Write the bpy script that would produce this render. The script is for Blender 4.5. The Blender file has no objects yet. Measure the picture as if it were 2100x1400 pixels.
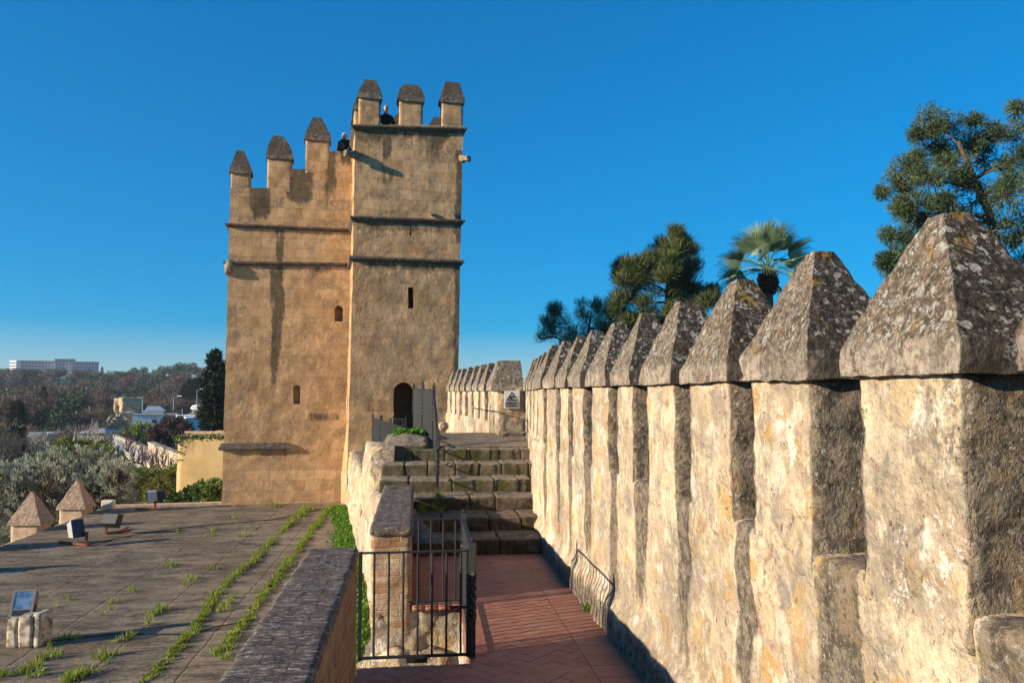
import bpy, bmesh, math, random
from mathutils import Vector, noise as mnoise
from mathutils.geometry import delaunay_2d_cdt
R=math.radians
scn=bpy.context.scene
COL=scn.collection
# ---------------------------------------------------------------- camera (eye at the origin, +Y runs along the walkway)
F=1650.0
PSI=R(6.83); PIT=R(3.641)
FW=Vector((math.sin(PSI)*math.cos(PIT), math.cos(PSI)*math.cos(PIT), math.sin(PIT)))
RT=Vector((math.cos(PSI),-math.sin(PSI),0)); UP=RT.cross(FW)
def ray(px,py): return FW+RT*((px-1050)/F)-UP*((py-700)/F)
def at(px,py,d): return ray(px,py)*d
def onZ(px,py,z): r=ray(px,py); return r*(z/r.z)
def onX(px,py,x): r=ray(px,py); return r*(x/r.x)
def onY(px,py,y): r=ray(px,py); return r*(y/r.y)
cd=bpy.data.cameras.new('camera'); cam=bpy.data.objects.new('camera',cd); COL.objects.link(cam)
cd.sensor_width=36; cd.lens=36*F/2100; cd.clip_start=.05; cd.clip_end=20000
cam.rotation_euler=(R(90)+PIT,0,-PSI); scn.camera=cam
# ---------------------------------------------------------------- object helpers
def tag(o,label=None,cat=None,group=None,kind=None):
    if label: o['label']=label
    if cat: o['category']=cat
    if group: o['group']=group
    if kind: o['kind']=kind
    return o
def thing(name,label,cat,loc=(0,0,0),group=None):
    o=bpy.data.objects.new(name,None); COL.objects.link(o); o.location=loc; o.empty_display_size=.2
    return tag(o,label,cat,group)
class MB:
    """collects geometry in world space for ONE mesh object"""
    def __init__(s): s.v=[]; s.f=[]; s.m=[]; s.at={}
    def add(s,vs,fs,mi=0):
        b=len(s.v); s.v+=[tuple(p) for p in vs]; s.f+=[tuple(b+i for i in f) for f in fs]; s.m+=[mi]*len(fs)
    def box(s,p0,p1,mi=0,fr=None):
        x0,y0,z0=p0;x1,y1,z1=p1
        P=[(x0,y0,z0),(x1,y0,z0),(x1,y1,z0),(x0,y1,z0),(x0,y0,z1),(x1,y0,z1),(x1,y1,z1),(x0,y1,z1)]
        if fr: P=[fr(*p) for p in P]
        s.add(P,[(3,2,1,0),(4,5,6,7),(0,1,5,4),(1,2,6,5),(2,3,7,6),(3,0,4,7)],mi)
    def bar(s,a,b,w,h=None,mi=0,up=(0,0,1)):
        h=h or w; a=Vector(a);b=Vector(b);d=(b-a).normalized(); u=Vector(up)
        if abs(d.dot(u))>.98: u=Vector((0,1,0))
        r=d.cross(u).normalized(); u=r.cross(d)
        P=[]
        for c in (a,b):
            for sx,sy in ((-1,-1),(1,-1),(1,1),(-1,1)): P.append(c+r*sx*w/2+u*sy*h/2)
        s.add(P,[(3,2,1,0),(4,5,6,7),(0,1,5,4),(1,2,6,5),(2,3,7,6),(3,0,4,7)],mi)
    def tube(s,pts,rad,n=6,mi=0,cap=True):
        pts=[Vector(p) for p in pts]; N=len(pts); rings=[]
        rad=rad if isinstance(rad,(list,tuple)) else [rad]*N
        for i,p in enumerate(pts):
            d=(pts[min(i+1,N-1)]-pts[max(i-1,0)]);
            d=d.normalized() if d.length>1e-9 else Vector((0,0,1))
            u=Vector((0,0,1)) if abs(d.z)<.9 else Vector((1,0,0))
            r=d.cross(u).normalized();u=r.cross(d)
            rings.append([p+(r*math.cos(2*math.pi*k/n)+u*math.sin(2*math.pi*k/n))*rad[i] for k in range(n)])
        vs=[q for r_ in rings for q in r_]; fs=[]
        for i in range(N-1):
            for k in range(n): fs.append((i*n+k,i*n+(k+1)%n,(i+1)*n+(k+1)%n,(i+1)*n+k))
        if cap: fs+=[tuple(range(n-1,-1,-1)),tuple((N-1)*n+k for k in range(n))]
        s.add(vs,fs,mi)
    def ball(s,c,r,nu=10,nv=7,mi=0,sc=(1,1,1),amp=0):
        vs=[];fs=[]
        for j in range(nv+1):
            t=math.pi*j/nv
            for i in range(nu):
                p=2*math.pi*i/nu; q=Vector((math.sin(t)*math.cos(p)*sc[0],math.sin(t)*math.sin(p)*sc[1],math.cos(t)*sc[2]))*r
                if amp: q*=1+amp*mnoise.noise((Vector(c)+q)*(1.5/r))
                vs.append(Vector(c)+q)
        for j in range(nv):
            for i in range(nu): fs.append((j*nu+i,j*nu+(i+1)%nu,(j+1)*nu+(i+1)%nu,(j+1)*nu+i))
        s.add(vs,fs,mi)
    def build(s,name,mats,parent=None,smooth=False,attrs=None):
        me=bpy.data.meshes.new(name); org=Vector((0,0,0))
        o=bpy.data.objects.new(name,me); COL.objects.link(o)
        if parent is not None:
            o.parent=parent; p=parent; 
            while p is not None: org=org+p.location; p=p.parent
            vs=[(a-org.x,b-org.y,c-org.z) for a,b,c in s.v]
        else:
            n=max(1,len(s.v)); cx=sum(p[0] for p in s.v)/n; cy=sum(p[1] for p in s.v)/n; cz=min([p[2] for p in s.v] or [0])
            o.location=(cx,cy,cz); vs=[(a-cx,b-cy,c-cz) for a,b,c in s.v]
        me.from_pydata(vs,[],s.f); 
        for m in (mats if isinstance(mats,(list,tuple)) else [mats]): me.materials.append(m)
        if any(s.m): me.polygons.foreach_set('material_index',s.m)
        if smooth: me.polygons.foreach_set('use_smooth',[True]*len(me.polygons))
        for k,vals in (attrs or {}).items():
            a=me.attributes.new(k,'FLOAT','POINT'); a.data.foreach_set('value',vals)
        me.update(); return o
def copy_tree(o,parent=None):
    c=o.copy(); COL.objects.link(c); c.parent=parent
    for ch in list(o.children): copy_tree(ch,c)
    return c
def sm(a,b,x):
    t=max(0,min(1,(x-a)/(b-a))) if a!=b else float(x>a); return t*t*(3-2*t)
def fbm(p,sc,oc=3):
    return mnoise.fractal(Vector(p)*sc,1.0,2.1,oc,noise_basis='PERLIN_ORIGINAL')
def nv(p,sc,oc=2):
    p=Vector(p)*sc
    return Vector((mnoise.fractal(p,1.,2.1,oc),mnoise.fractal(p+Vector((31.7,11.3,5.1)),1.,2.1,oc),mnoise.fractal(p+Vector((-17.2,47.1,23.9)),1.,2.1,oc)))
def lattice(nx,ny,nz):
    idx={};vs=[];fs=[]
    def g(i,j,k):
        key=(i,j,k)
        if key not in idx: idx[key]=len(vs); vs.append((i/nx,j/ny,k/nz))
        return idx[key]
    for i in range(nx):
        for j in range(ny):
            fs.append((g(i,j,0),g(i,j+1,0),g(i+1,j+1,0),g(i+1,j,0))); fs.append((g(i,j,nz),g(i+1,j,nz),g(i+1,j+1,nz),g(i,j+1,nz)))
    for i in range(nx):
        for k in range(nz):
            fs.append((g(i,0,k),g(i+1,0,k),g(i+1,0,k+1),g(i,0,k+1))); fs.append((g(i,ny,k),g(i,ny,k+1),g(i+1,ny,k+1),g(i+1,ny,k)))
    for j in range(ny):
        for k in range(nz):
            fs.append((g(0,j,k),g(0,j,k+1),g(0,j+1,k+1),g(0,j+1,k))); fs.append((g(nx,j,k),g(nx,j+1,k),g(nx,j+1,k+1),g(nx,j,k+1)))
    return vs,fs
def rockbox(mb,p0,p1,step,amp,freq=3.,rnd=.03,fr=None,mi=0,oc=3,post=None):
    """box with rounded arrises and a noise-worn surface"""
    L=[p1[i]-p0[i] for i in range(3)]
    n=[max(1,min(400,int(round(l/step)))) for l in L]
    vs,fs=lattice(*n); out=[]
    r=min(rnd,min(L)/2.01)
    for q in vs:
        p=Vector([p0[i]+q[i]*L[i] for i in range(3)])
        if r>0:
            c=Vector([min(max(p[i],p0[i]+r),p1[i]-r) for i in range(3)]); d=p-c
            if d.length>r: p=c+d*(r/d.length)
        if post: p=post(p,q)
        w=fr(*p) if fr else p
        w=Vector(w)+nv(w,freq,oc)*amp
        out.append(w)
    mb.add(out,fs,mi); return vs
def inpoly(p,poly):
    x,y=p;c=False;j=len(poly)-1
    for i in range(len(poly)):
        xi,yi=poly[i];xj,yj=poly[j]
        if (yi>y)!=(yj>y) and x<(xj-xi)*(y-yi)/(yj-yi)+xi: c=not c
        j=i
    return c
def subdiv(poly,step):
    o=[]
    for i,a in enumerate(poly):
        b=poly[(i+1)%len(poly)]; n=max(1,int(math.hypot(b[0]-a[0],b[1]-a[1])/step))
        for k in range(n): o.append((a[0]+(b[0]-a[0])*k/n,a[1]+(b[1]-a[1])*k/n))
    return o
def panel(poly,holes,step,seed=1):
    """triangulated sheet with openings: returns points, faces, boundary loop, hole loops"""
    rg=random.Random(seed); P=[];E=[];loops=[]
    for pl in [poly]+holes:
        lp=subdiv(pl,step); b=len(P); P+=lp; n=len(lp); E+=[(b+i,b+(i+1)%n) for i in range(n)]; loops.append(lp)
    xs=[p[0] for p in poly];ys=[p[1] for p in poly]
    x=min(xs)
    while x<max(xs):
        y=min(ys)
        while y<max(ys):
            q=(x+rg.uniform(-.3,.3)*step,y+rg.uniform(-.3,.3)*step)
            if inpoly(q,poly) and not any(inpoly(q,h) for h in holes):
                P.append(q)
            y+=step
        x+=step
    v,e,f,*_=delaunay_2d_cdt([Vector(p) for p in P],E,[],0,1e-5)
    ff=[]
    for t in f:
        c=sum((v[i] for i in t),Vector((0,0)))/len(t)
        if inpoly(c,poly) and not any(inpoly(c,h) for h in holes): ff.append(tuple(t))
    return [tuple(p) for p in v],ff,loops[0],loops[1:]
# ---------------------------------------------------------------- material helpers
class NM:
    def __init__(s,name,rough=.9,spec=.25):
        s.m=bpy.data.materials.new(name); s.m.use_nodes=True; s.t=s.m.node_tree; s.t.nodes.clear()
        s.out=s.n('ShaderNodeOutputMaterial'); s.b=s.n('ShaderNodeBsdfPrincipled')
        s.b.inputs['Roughness'].default_value=rough; s.b.inputs['Specular IOR Level'].default_value=spec
        s.l(s.b.outputs[0],s.out.inputs[0]); s.geo=s.n('ShaderNodeNewGeometry'); s.pos=s.geo.outputs['Position']
    def n(s,t,**k):
        x=s.t.nodes.new(t)
        for a,b in k.items(): setattr(x,a,b)
        return x
    def l(s,a,b): s.t.links.new(a,b)
    def set(s,sock,v):
        if hasattr(v,'is_linked') or hasattr(v,'links'): s.l(v,sock)
        else:
            if isinstance(v,(tuple,list)) and len(v)==3 and sock.type=='RGBA': v=(*v,1)
            sock.default_value=v
    def map(s,vec,sc=(1,1,1),rot=(0,0,0),loc=(0,0,0)):
        x=s.n('ShaderNodeMapping'); s.set(x.inputs[0],vec); x.inputs['Scale'].default_value=sc; x.inputs['Rotation'].default_value=rot; x.inputs['Location'].default_value=loc
        return x.outputs[0]
    def noise(s,vec,sc,det=4,ro=.55,dist=0,col=False):
        x=s.n('ShaderNodeTexNoise'); s.set(x.inputs['Vector'],vec); x.inputs['Scale'].default_value=sc; x.inputs['Detail'].default_value=det
        x.inputs['Roughness'].default_value=ro; x.inputs['Distortion'].default_value=dist
        return x.outputs['Color' if col else 'Fac']
    def vor(s,vec,sc,feat='F1',out='Distance',rand=1):
        x=s.n('ShaderNodeTexVoronoi',feature=feat); s.set(x.inputs['Vector'],vec); x.inputs['Scale'].default_value=sc; x.inputs['Randomness'].default_value=rand
        return x.outputs[out]
    def math(s,op,a,b=0,c=None,clamp=False):
        x=s.n('ShaderNodeMath',operation=op,use_clamp=clamp); s.set(x.inputs[0],a); s.set(x.inputs[1],b)
        if c is not None: s.set(x.inputs[2],c)
        return x.outputs[0]
    def ss(s,x,a,b):
        y=s.n('ShaderNodeMapRange',interpolation_type='SMOOTHSTEP'); s.set(y.inputs[0],x); y.inputs[1].default_value=a; y.inputs[2].default_value=b
        return y.outputs[0]
    def mix(s,f,a,b,mode='MIX'):
        x=s.n('ShaderNodeMix',data_type='RGBA',blend_type=mode); s.set(x.inputs[0],f); s.set(x.inputs[6],a); s.set(x.inputs[7],b); return x.outputs[2]
    def ramp(s,f,stops,mode='LINEAR'):
        x=s.n('ShaderNodeValToRGB'); s.set(x.inputs[0],f); cr=x.color_ramp; cr.interpolation=mode
        while len(cr.elements)<len(stops): cr.elements.new(.5)
        for e,(p,c) in zip(cr.elements,stops): e.position=p; e.color=(*c,1) if len(c)==3 else c
        return x.outputs[0]
    def attr(s,name): return s.n('ShaderNodeAttribute',attribute_name=name).outputs['Fac']
    def sep(s,v):
        x=s.n('ShaderNodeSeparateXYZ'); s.set(x.inputs[0],v); return x.outputs
    def warp(s,vec,sc,amt):
        c=s.noise(vec,sc,2,col=True); x=s.n('ShaderNodeVectorMath',operation='MULTIPLY_ADD'); s.l(c,x.inputs[0]); x.inputs[1].default_value=(amt,)*3; s.set(x.inputs[2],vec); return x.outputs[0]
    def col(s,c): s.set(s.b.inputs['Base Color'],c)
    def bump(s,h,st=.5,dist=.02):
        x=s.n('ShaderNodeBump'); s.set(x.inputs['Height'],h); x.inputs['Strength'].default_value=st; x.inputs['Distance'].default_value=dist
        s.l(x.outputs[0],s.b.inputs['Normal']); return s.m
def plain(name,c,rough=.6,metal=0,var=.0,sc=8,spec=.4):
    m=NM(name,rough,spec); m.b.inputs['Metallic'].default_value=metal
    if var:
        f=m.noise(m.pos,sc,4); m.col(m.mix(m.ss(f,.3,.7),tuple(x*(1-var) for x in c),tuple(min(1,x*(1+var)) for x in c)))
        m.bump(f,.15,.01)
    else: m.col(c)
    return m.m
# ---------------------------------------------------------------- materials
def mat_rubble():
    m=NM('rubble_plaster',.93,.12); p=m.pos
    w=m.map(m.warp(m.warp(p,3,.16),14,.03),(1,1,1.15))
    cell=m.sep(m.vor(w,5.2,out='Color')); edge=m.vor(w,5.2,'DISTANCE_TO_EDGE')
    n0=m.noise(p,1.3,6,.65); n1=m.noise(p,3.1,6,.68); n2=m.noise(p,13,6,.7); n3=m.noise(p,55,5,.7); n4=m.noise(m.map(p,loc=(5,2,9)),26,5,.72)
    stone=m.ramp(cell[0],[(0,(.70,.56,.36)),(.22,(.62,.47,.26)),(.38,(.54,.34,.12)),(.50,(.74,.62,.44)),(.64,(.47,.37,.24)),(.76,(.66,.50,.29)),(.86,(.30,.27,.225)),(.93,(.40,.20,.125)),(.965,(.80,.73,.60))],'CONSTANT')
    mortar=m.mix(m.ss(n2,.36,.62),(.40,.305,.20),(.60,.48,.33))
    plaster=m.mix(m.ss(n1,.35,.65),(.74,.61,.41),(.66,.51,.31))
    mask=m.math('MULTIPLY',m.math('MULTIPLY',m.ss(edge,.0,.16),.85),m.ss(m.math('ADD',n1,m.math('MULTIPLY',cell[1],.3)),.58,.72))
    c=m.mix(mask,m.mix(m.ss(n0,.46,.52),plaster,mortar),stone)
    # broken edges of render, pale patches, ochre seams
    c=m.mix(m.math('MULTIPLY',m.ss(m.noise(m.map(p,(1,1,.8),loc=(4,4,2)),2.8,7,.66),.60,.63),.9),c,(.84,.76,.60))
    c=m.mix(m.math('MULTIPLY',m.ss(m.noise(m.map(p,(1,1,.6),loc=(7,3,1)),2.3,6,.62),.585,.64),.75),c,(.55,.36,.14))
    c=m.mix(m.math('MULTIPLY',m.ss(n2,.53,.68),.55),c,(.40,.31,.21))
    c=m.mix(m.math('MULTIPLY',m.ss(n4,.56,.66),.55),c,(.30,.24,.17)); c=m.mix(m.math('MULTIPLY',m.ss(n4,.42,.33),.5),c,(.82,.74,.58))
    st=m.noise(m.map(p,(5,5,.5)),1.6,5,.65); c=m.mix(m.math('MULTIPLY',m.ss(st,.54,.68),.42),c,(.33,.28,.22))
    gz=m.math('MULTIPLY',m.ss(m.noise(m.map(p,(1,1,.7),loc=(3,9,2)),1.05,7,.74),.47,.58),m.ss(n2,.34,.56))
    c=m.mix(m.math('MULTIPLY',gz,.68),c,(.235,.21,.17))
    gr=m.math('MULTIPLY',m.ss(m.noise(p,1.7,7,.72),.53,.68),m.ss(m.noise(p,30,5,.75),.46,.56)); c=m.mix(m.math('MULTIPLY',gr,.85),c,(.14,.125,.105))
    wl=m.math('MULTIPLY',m.ss(m.noise(m.map(p,loc=(1,4,8)),7,4,.7),.57,.64),m.ss(n3,.50,.58)); c=m.mix(m.math('MULTIPLY',wl,.75),c,(.74,.71,.63))
    s=m.attr('stain'); sb=m.math('MULTIPLY',m.ss(m.math('ADD',s,m.math('MULTIPLY',m.math('SUBTRACT',m.noise(m.map(p,(1,1,.5)),9,6,.72),.5),1.7)),.3,.78),.9)
    spk=m.ss(m.noise(p,34,4,.75),.57,.62)
    dirt=m.mix(spk,m.mix(m.ss(n2,.42,.58),(.075,.063,.048),(.26,.21,.15)),(.40,.37,.31)); dirt=m.mix(m.math('MULTIPLY',m.ss(n1,.54,.62),.6),dirt,(.33,.24,.14))
    c=m.mix(sb,c,dirt)
    c=m.mix(1.,c,(1.10,1.09,1.11),'MULTIPLY'); pit=m.ss(m.noise(m.map(p,loc=(2,2,7)),19,4,.65),.64,.74); c=m.mix(m.math('MULTIPLY',pit,.4),c,(.20,.15,.10))
    m.col(c)
    h=m.math('ADD',m.math('MULTIPLY',n2,1.),m.math('MULTIPLY',n3,.45)); h=m.math('ADD',h,m.math('MULTIPLY',n4,.6))
    h=m.math('ADD',h,m.math('MULTIPLY',mask,.3)); h=m.math('ADD',h,m.math('MULTIPLY',n1,1.3)); h=m.math('SUBTRACT',h,m.math('MULTIPLY',m.ss(n0,.46,.52),.35)); h=m.math('SUBTRACT',h,m.math('MULTIPLY',pit,.8))
    h=m.math('ADD',h,m.math('MULTIPLY',m.math('MULTIPLY',sb,m.noise(m.map(p,loc=(9,9,9)),8,6,.75)),2.2))
    return m.bump(h,1.,.028)
def mat_cap(name='cap_stone',dark=1.):
    m=NM(name,.95,.08); p=m.pos; d=dark
    n1=m.noise(p,3,5,.6); n2=m.noise(p,17,6,.72); n3=m.noise(p,60,5,.7); n5=m.noise(m.map(p,loc=(5,1,3)),36,5,.75)
    C=lambda *k:tuple(x*d for x in k)
    c=m.mix(m.ss(n1,.35,.65),C(.185,.137,.093),C(.25,.192,.135))
    c=m.mix(m.math('MULTIPLY',m.ss(n2,.45,.57),.85),c,C(.088,.068,.05)); c=m.mix(m.math('MULTIPLY',m.ss(n5,.53,.58),.8),c,C(.45,.38,.29)); c=m.mix(m.math('MULTIPLY',m.ss(n5,.43,.38),.8),c,C(.06,.047,.036))
    cr=m.attr('crust'); cm=m.math('MULTIPLY',m.ss(m.math('ADD',cr,m.math('MULTIPLY',m.math('SUBTRACT',n2,.5),.9)),.3,.6),.9)
    c=m.mix(cm,c,m.mix(m.ss(n5,.42,.6),C(.028,.024,.02),C(.085,.068,.05)))
    li=m.math('MULTIPLY',m.ss(m.noise(m.map(p,loc=(9,2,7)),24,6,.8),.535,.56),m.ss(m.noise(m.map(p,loc=(2,2,2)),3.5,3,.5),.34,.52))
    c=m.mix(m.math('MULTIPLY',li,.9),c,C(.52,.50,.44))
    wv=m.warp(p,26,.03); vd=m.vor(wv,13); vr=m.sep(m.vor(wv,13,out='Color'))
    ring=m.math('MULTIPLY',m.ss(vd,.36,.30),m.ss(vr[1],.80,.82)); c=m.mix(m.math('MULTIPLY',ring,.8),c,m.mix(m.ss(n3,.42,.58),C(.33,.30,.25),C(.58,.56,.50)))
    ye=m.math('MULTIPLY',m.ss(m.math('ADD',m.noise(m.map(p,loc=(2,8,4)),5,5,.65),m.math('MULTIPLY',m.attr('apex'),.06)),.61,.66),m.ss(n2,.38,.5)); c=m.mix(m.math('MULTIPLY',m.math('MULTIPLY',ye,m.ss(n5,.38,.55)),.75),c,C(.42,.27,.06))
    s=m.attr('stain'); blk=m.sep(m.vor(m.map(m.warp(p,8,.02),(3.6,3.6,.2)),1.,out='Color'))[0]
    fc=m.mix(m.math('MULTIPLY',m.ss(n2,.46,.62),.8),m.mix(m.ss(blk,.3,.7),C(.36,.30,.24),C(.54,.45,.35)),C(.17,.135,.10)); fc=m.mix(m.math('MULTIPLY',cm,.85),fc,C(.05,.042,.035))
    c=m.mix(m.math('MULTIPLY',s,m.ss(m.noise(p,7,4),.34,.48)),c,fc)
    m.col(c); h=m.math('ADD',n2,m.math('MULTIPLY',n3,.6)); h=m.math('ADD',h,m.math('MULTIPLY',n1,.8)); h=m.math('ADD',h,m.math('MULTIPLY',n5,.7)); h=m.math('ADD',h,m.math('MULTIPLY',li,.25))
    return m.bump(h,1.,.022)
TB=R(6.6)
def mat_tower():
    m=NM('tower_stone',.92,.12); p=m.pos
    q=m.map(p,rot=(0,0,-TB)); x=m.sep(q); cv=m.n('ShaderNodeCombineXYZ'); m.l(m.math('ADD',x[0],x[1]),cv.inputs[0]); m.l(x[2],cv.inputs[1])
    uv=cv.outputs[0]
    uvw=m.warp(m.warp(uv,.45,.22),2.4,.03)
    def brick(c1,c2,mo,ms,off=0):
        b=m.n('ShaderNodeTexBrick'); b.offset=.43; b.squash=.72; b.squash_frequency=3
        m.set(b.inputs['Vector'],m.map(uvw,loc=(off,.07,0))); b.inputs['Color1'].default_value=(*c1,1); b.inputs['Color2'].default_value=(*c2,1); b.inputs['Mortar'].default_value=(*mo,1)
        b.inputs['Scale'].default_value=1; b.inputs['Mortar Size'].default_value=ms; b.inputs['Brick Width'].default_value=.74; b.inputs['Row Height'].default_value=.345; b.inputs['Mortar Smooth'].default_value=.35
        return b
    b=brick((0,0,0),(1,1,1),(.5,.5,.5),.009); rnd=m.sep(b.outputs['Color'])[0]; mo=b.outputs['Fac']
    n1=m.noise(p,.9,5,.6); n2=m.noise(p,6,6,.68); n3=m.noise(p,26,5,.7); n4=m.noise(m.map(p,(1.,1.,.12)),3,4,.6)
    hi=m.math('SUBTRACT',1,m.math('MULTIPLY',m.ss(m.math('ADD',m.attr('erode'),m.math('MULTIPLY',m.math('SUBTRACT',n2,.5),.5)),.35,.65),.9))         # dressed blocks read higher up; below, weathered
    tint=m.ramp(rnd,[(0,(.50,.34,.165)),(.25,(.66,.47,.245)),(.5,(.72,.53,.29)),(.75,(.56,.385,.195)),(1,(.78,.60,.35))])
    low=m.mix(m.ss(n1,.38,.62),(.50,.36,.205),(.66,.48,.275))
    c=m.mix(m.math('ADD',m.math('MULTIPLY',hi,.55),.2),low,tint)
    c=m.mix(m.math('MULTIPLY',m.ss(n4,.5,.72),.3),c,(.37,.26,.15))
    c=m.mix(m.math('MULTIPLY',m.ss(n2,.52,.7),.45),c,(.43,.30,.165))
    c=m.mix(m.math('MULTIPLY',m.ss(m.noise(m.map(p,(1,1,1),loc=(3,3,3)),5,5,.7),.6,.72),.5),c,(.66,.50,.31))
    jm=m.math('MULTIPLY',mo,m.math('ADD',m.math('MULTIPLY',hi,.6),.2))
    c=m.mix(m.math('MULTIPLY',m.math('MULTIPLY',jm,m.ss(n2,.36,.6)),.5),c,(.38,.275,.165))
    # badly weathered single blocks
    er=m.math('MULTIPLY',m.ss(rnd,.72,.74),m.math('SUBTRACT',1,mo))
    er=m.math('MULTIPLY',er,m.ss(m.noise(m.map(p,(1,1,1),loc=(8,2,1)),.8,2),.44,.54))
    er=m.math('MULTIPLY',er,m.ss(m.sep(p)[2],-1,3))
    rough=m.math('MAXIMUM',er,m.math('MULTIPLY',m.math('SUBTRACT',1,hi),m.ss(m.noise(m.map(p,(1,1,1),loc=(1,6,2)),1.2,4,.6),.40,.60)))
    c=m.mix(m.math('MULTIPLY',er,.75),c,m.mix(m.ss(m.noise(p,17,5,.75),.42,.58),(.34,.25,.15),(.80,.64,.43)))
    pit=m.math('MULTIPLY',m.ss(m.noise(m.map(p,(1,1,1),loc=(6,6,6)),9,4,.7),.62,.70),rough)
    c=m.mix(m.math('MULTIPLY',pit,.5),c,(.30,.21,.12))
    gy=m.ss(m.noise(m.map(p,(1,1,.5),loc=(12,1,4)),.75,6,.68),.52,.68); c=m.mix(m.math('MULTIPLY',gy,.40),c,(.33,.28,.20))
    s=m.attr('stain'); sd=m.ss(m.math('ADD',s,m.math('MULTIPLY',m.math('SUBTRACT',m.math('ADD',m.math('MULTIPLY',m.noise(m.map(p,(1,1,.35)),7,7,.75),.6),m.math('MULTIPLY',m.noise(m.map(p,(1,1,.6)),2.1,4,.6),.4)),.5),3.2)),.40,.95)
    c=m.mix(1.,c,(.98,.875,.82),'MULTIPLY')
    mot=m.noise(m.map(p,loc=(4,7,1)),2.1,7,.72); c=m.mix(m.math('MULTIPLY',m.ss(mot,.47,.62),.5),c,(.27,.19,.11)); c=m.mix(m.math('MULTIPLY',m.ss(mot,.42,.30),.4),c,(.74,.55,.32))
    c=m.mix(m.math('MULTIPLY',sd,.85),c,m.mix(m.ss(n3,.4,.6),(.065,.056,.036),(.14,.112,.07)))
    m.col(c)
    h=m.math('ADD',m.math('MULTIPLY',n2,.5),m.math('MULTIPLY',n3,.22))
    h=m.math('ADD',h,m.math('MULTIPLY',m.math('MULTIPLY',m.noise(p,24,6,.8),m.math('ADD',m.math('MULTIPLY',rough,1.8),.2)),1.))
    h=m.math('ADD',h,m.math('MULTIPLY',pit,-1.2)); h=m.math('SUBTRACT',h,m.math('MULTIPLY',er,.7))
    h=m.math('SUBTRACT',h,m.math('MULTIPLY',jm,.35)); h=m.math('ADD',h,m.math('MULTIPLY',rnd,m.math('MULTIPLY',hi,.25)))
    return m.bump(h,1.,.05)
def mat_terracotta():
    m=NM('terracotta_tile',.55,.35); p=m.pos; n=m.noise(p,3,5,.6); n2=m.noise(p,28,4,.6); r=m.attr('tone')
    c=m.mix(r,(.285,.112,.07),(.35,.145,.092)); c=m.mix(m.math('MULTIPLY',m.ss(n,.42,.7),.55),c,(.40,.22,.16)); c=m.mix(m.math('MULTIPLY',m.ss(n2,.5,.75),.4),c,(.27,.12,.08))
    c=m.mix(m.math('MULTIPLY',m.ss(m.noise(p,1.1,4,.6),.52,.72),.45),c,(.16,.09,.065))
    m.col(c); m.set(m.b.inputs['Roughness'],m.math('ADD',.48,m.math('MULTIPLY',n,.35))); return m.bump(m.math('ADD',n2,m.math('MULTIPLY',n,1.5)),.3,.006)
def mat_paving():
    m=NM('terrace_paving',.93,.15); p=m.pos; x=m.sep(p)
    wp=m.warp(p,1.3,.12)
    st=m.noise(m.map(wp,(.5,1.5,1)),2.0,7,.72); st2=m.noise(m.map(wp,(1.3,4.,1),loc=(3,1,0)),2.6,6,.7); n1=m.noise(p,.7,5,.6); n3=m.noise(p,40,4,.7)
    c=m.mix(m.ss(st,.40,.60),(.075,.06,.045),(.29,.235,.175)); c=m.mix(m.math('MULTIPLY',m.ss(st2,.45,.65),.6),c,(.34,.28,.21))
    c=m.mix(m.math('MULTIPLY',m.ss(m.noise(m.map(p,(.8,1.6,1)),19,5,.75),.5,.62),.6),c,(.40,.35,.275)); c=m.mix(m.math('MULTIPLY',m.ss(m.noise(m.map(p,(.8,1.6,1),loc=(4,4,1)),15,5,.75),.52,.6),.6),c,(.06,.048,.035)); c=m.mix(m.math('MULTIPLY',m.ss(n1,.45,.7),.55),c,(.13,.10,.07))
    pk=m.ss(m.noise(m.map(p,(1,1,1),loc=(8,8,0)),.8,4,.6),.55,.72); c=m.mix(m.math('MULTIPLY',pk,.45),c,(.36,.25,.17))
    gr=m.ss(m.noise(m.map(p,(1,1,1),loc=(1,5,0)),1.4,4,.6),.6,.75); c=m.mix(m.math('MULTIPLY',gr,.35),c,(.16,.17,.06))
    c=m.mix(m.math('MULTIPLY',m.ss(x[0],-4.5,-1.5),.4),c,m.mix(m.ss(st,.4,.6),(.20,.145,.10),(.44,.34,.25)))
    jt=m.math('ABSOLUTE',m.math('SUBTRACT',m.math('FRACT',m.math('ADD',m.math('DIVIDE',x[0],1.22),m.math('MULTIPLY',m.math('SUBTRACT',m.noise(p,1.5,3),.5),.06))),.5))
    j=m.ss(jt,.02,.008); c=m.mix(m.math('MULTIPLY',m.math('MULTIPLY',j,m.ss(n3,.38,.55)),.5),c,(.07,.055,.035)); c=m.mix(1.,c,(.98,.94,.86),'MULTIPLY')
    m.col(c); h=m.math('ADD',m.math('MULTIPLY',st,1.2),m.math('MULTIPLY',st2,.5)); h=m.math('ADD',h,m.math('MULTIPLY',n3,.3)); h=m.math('SUBTRACT',h,m.math('MULTIPLY',j,.6))
    return m.bump(h,.8,.03)
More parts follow.
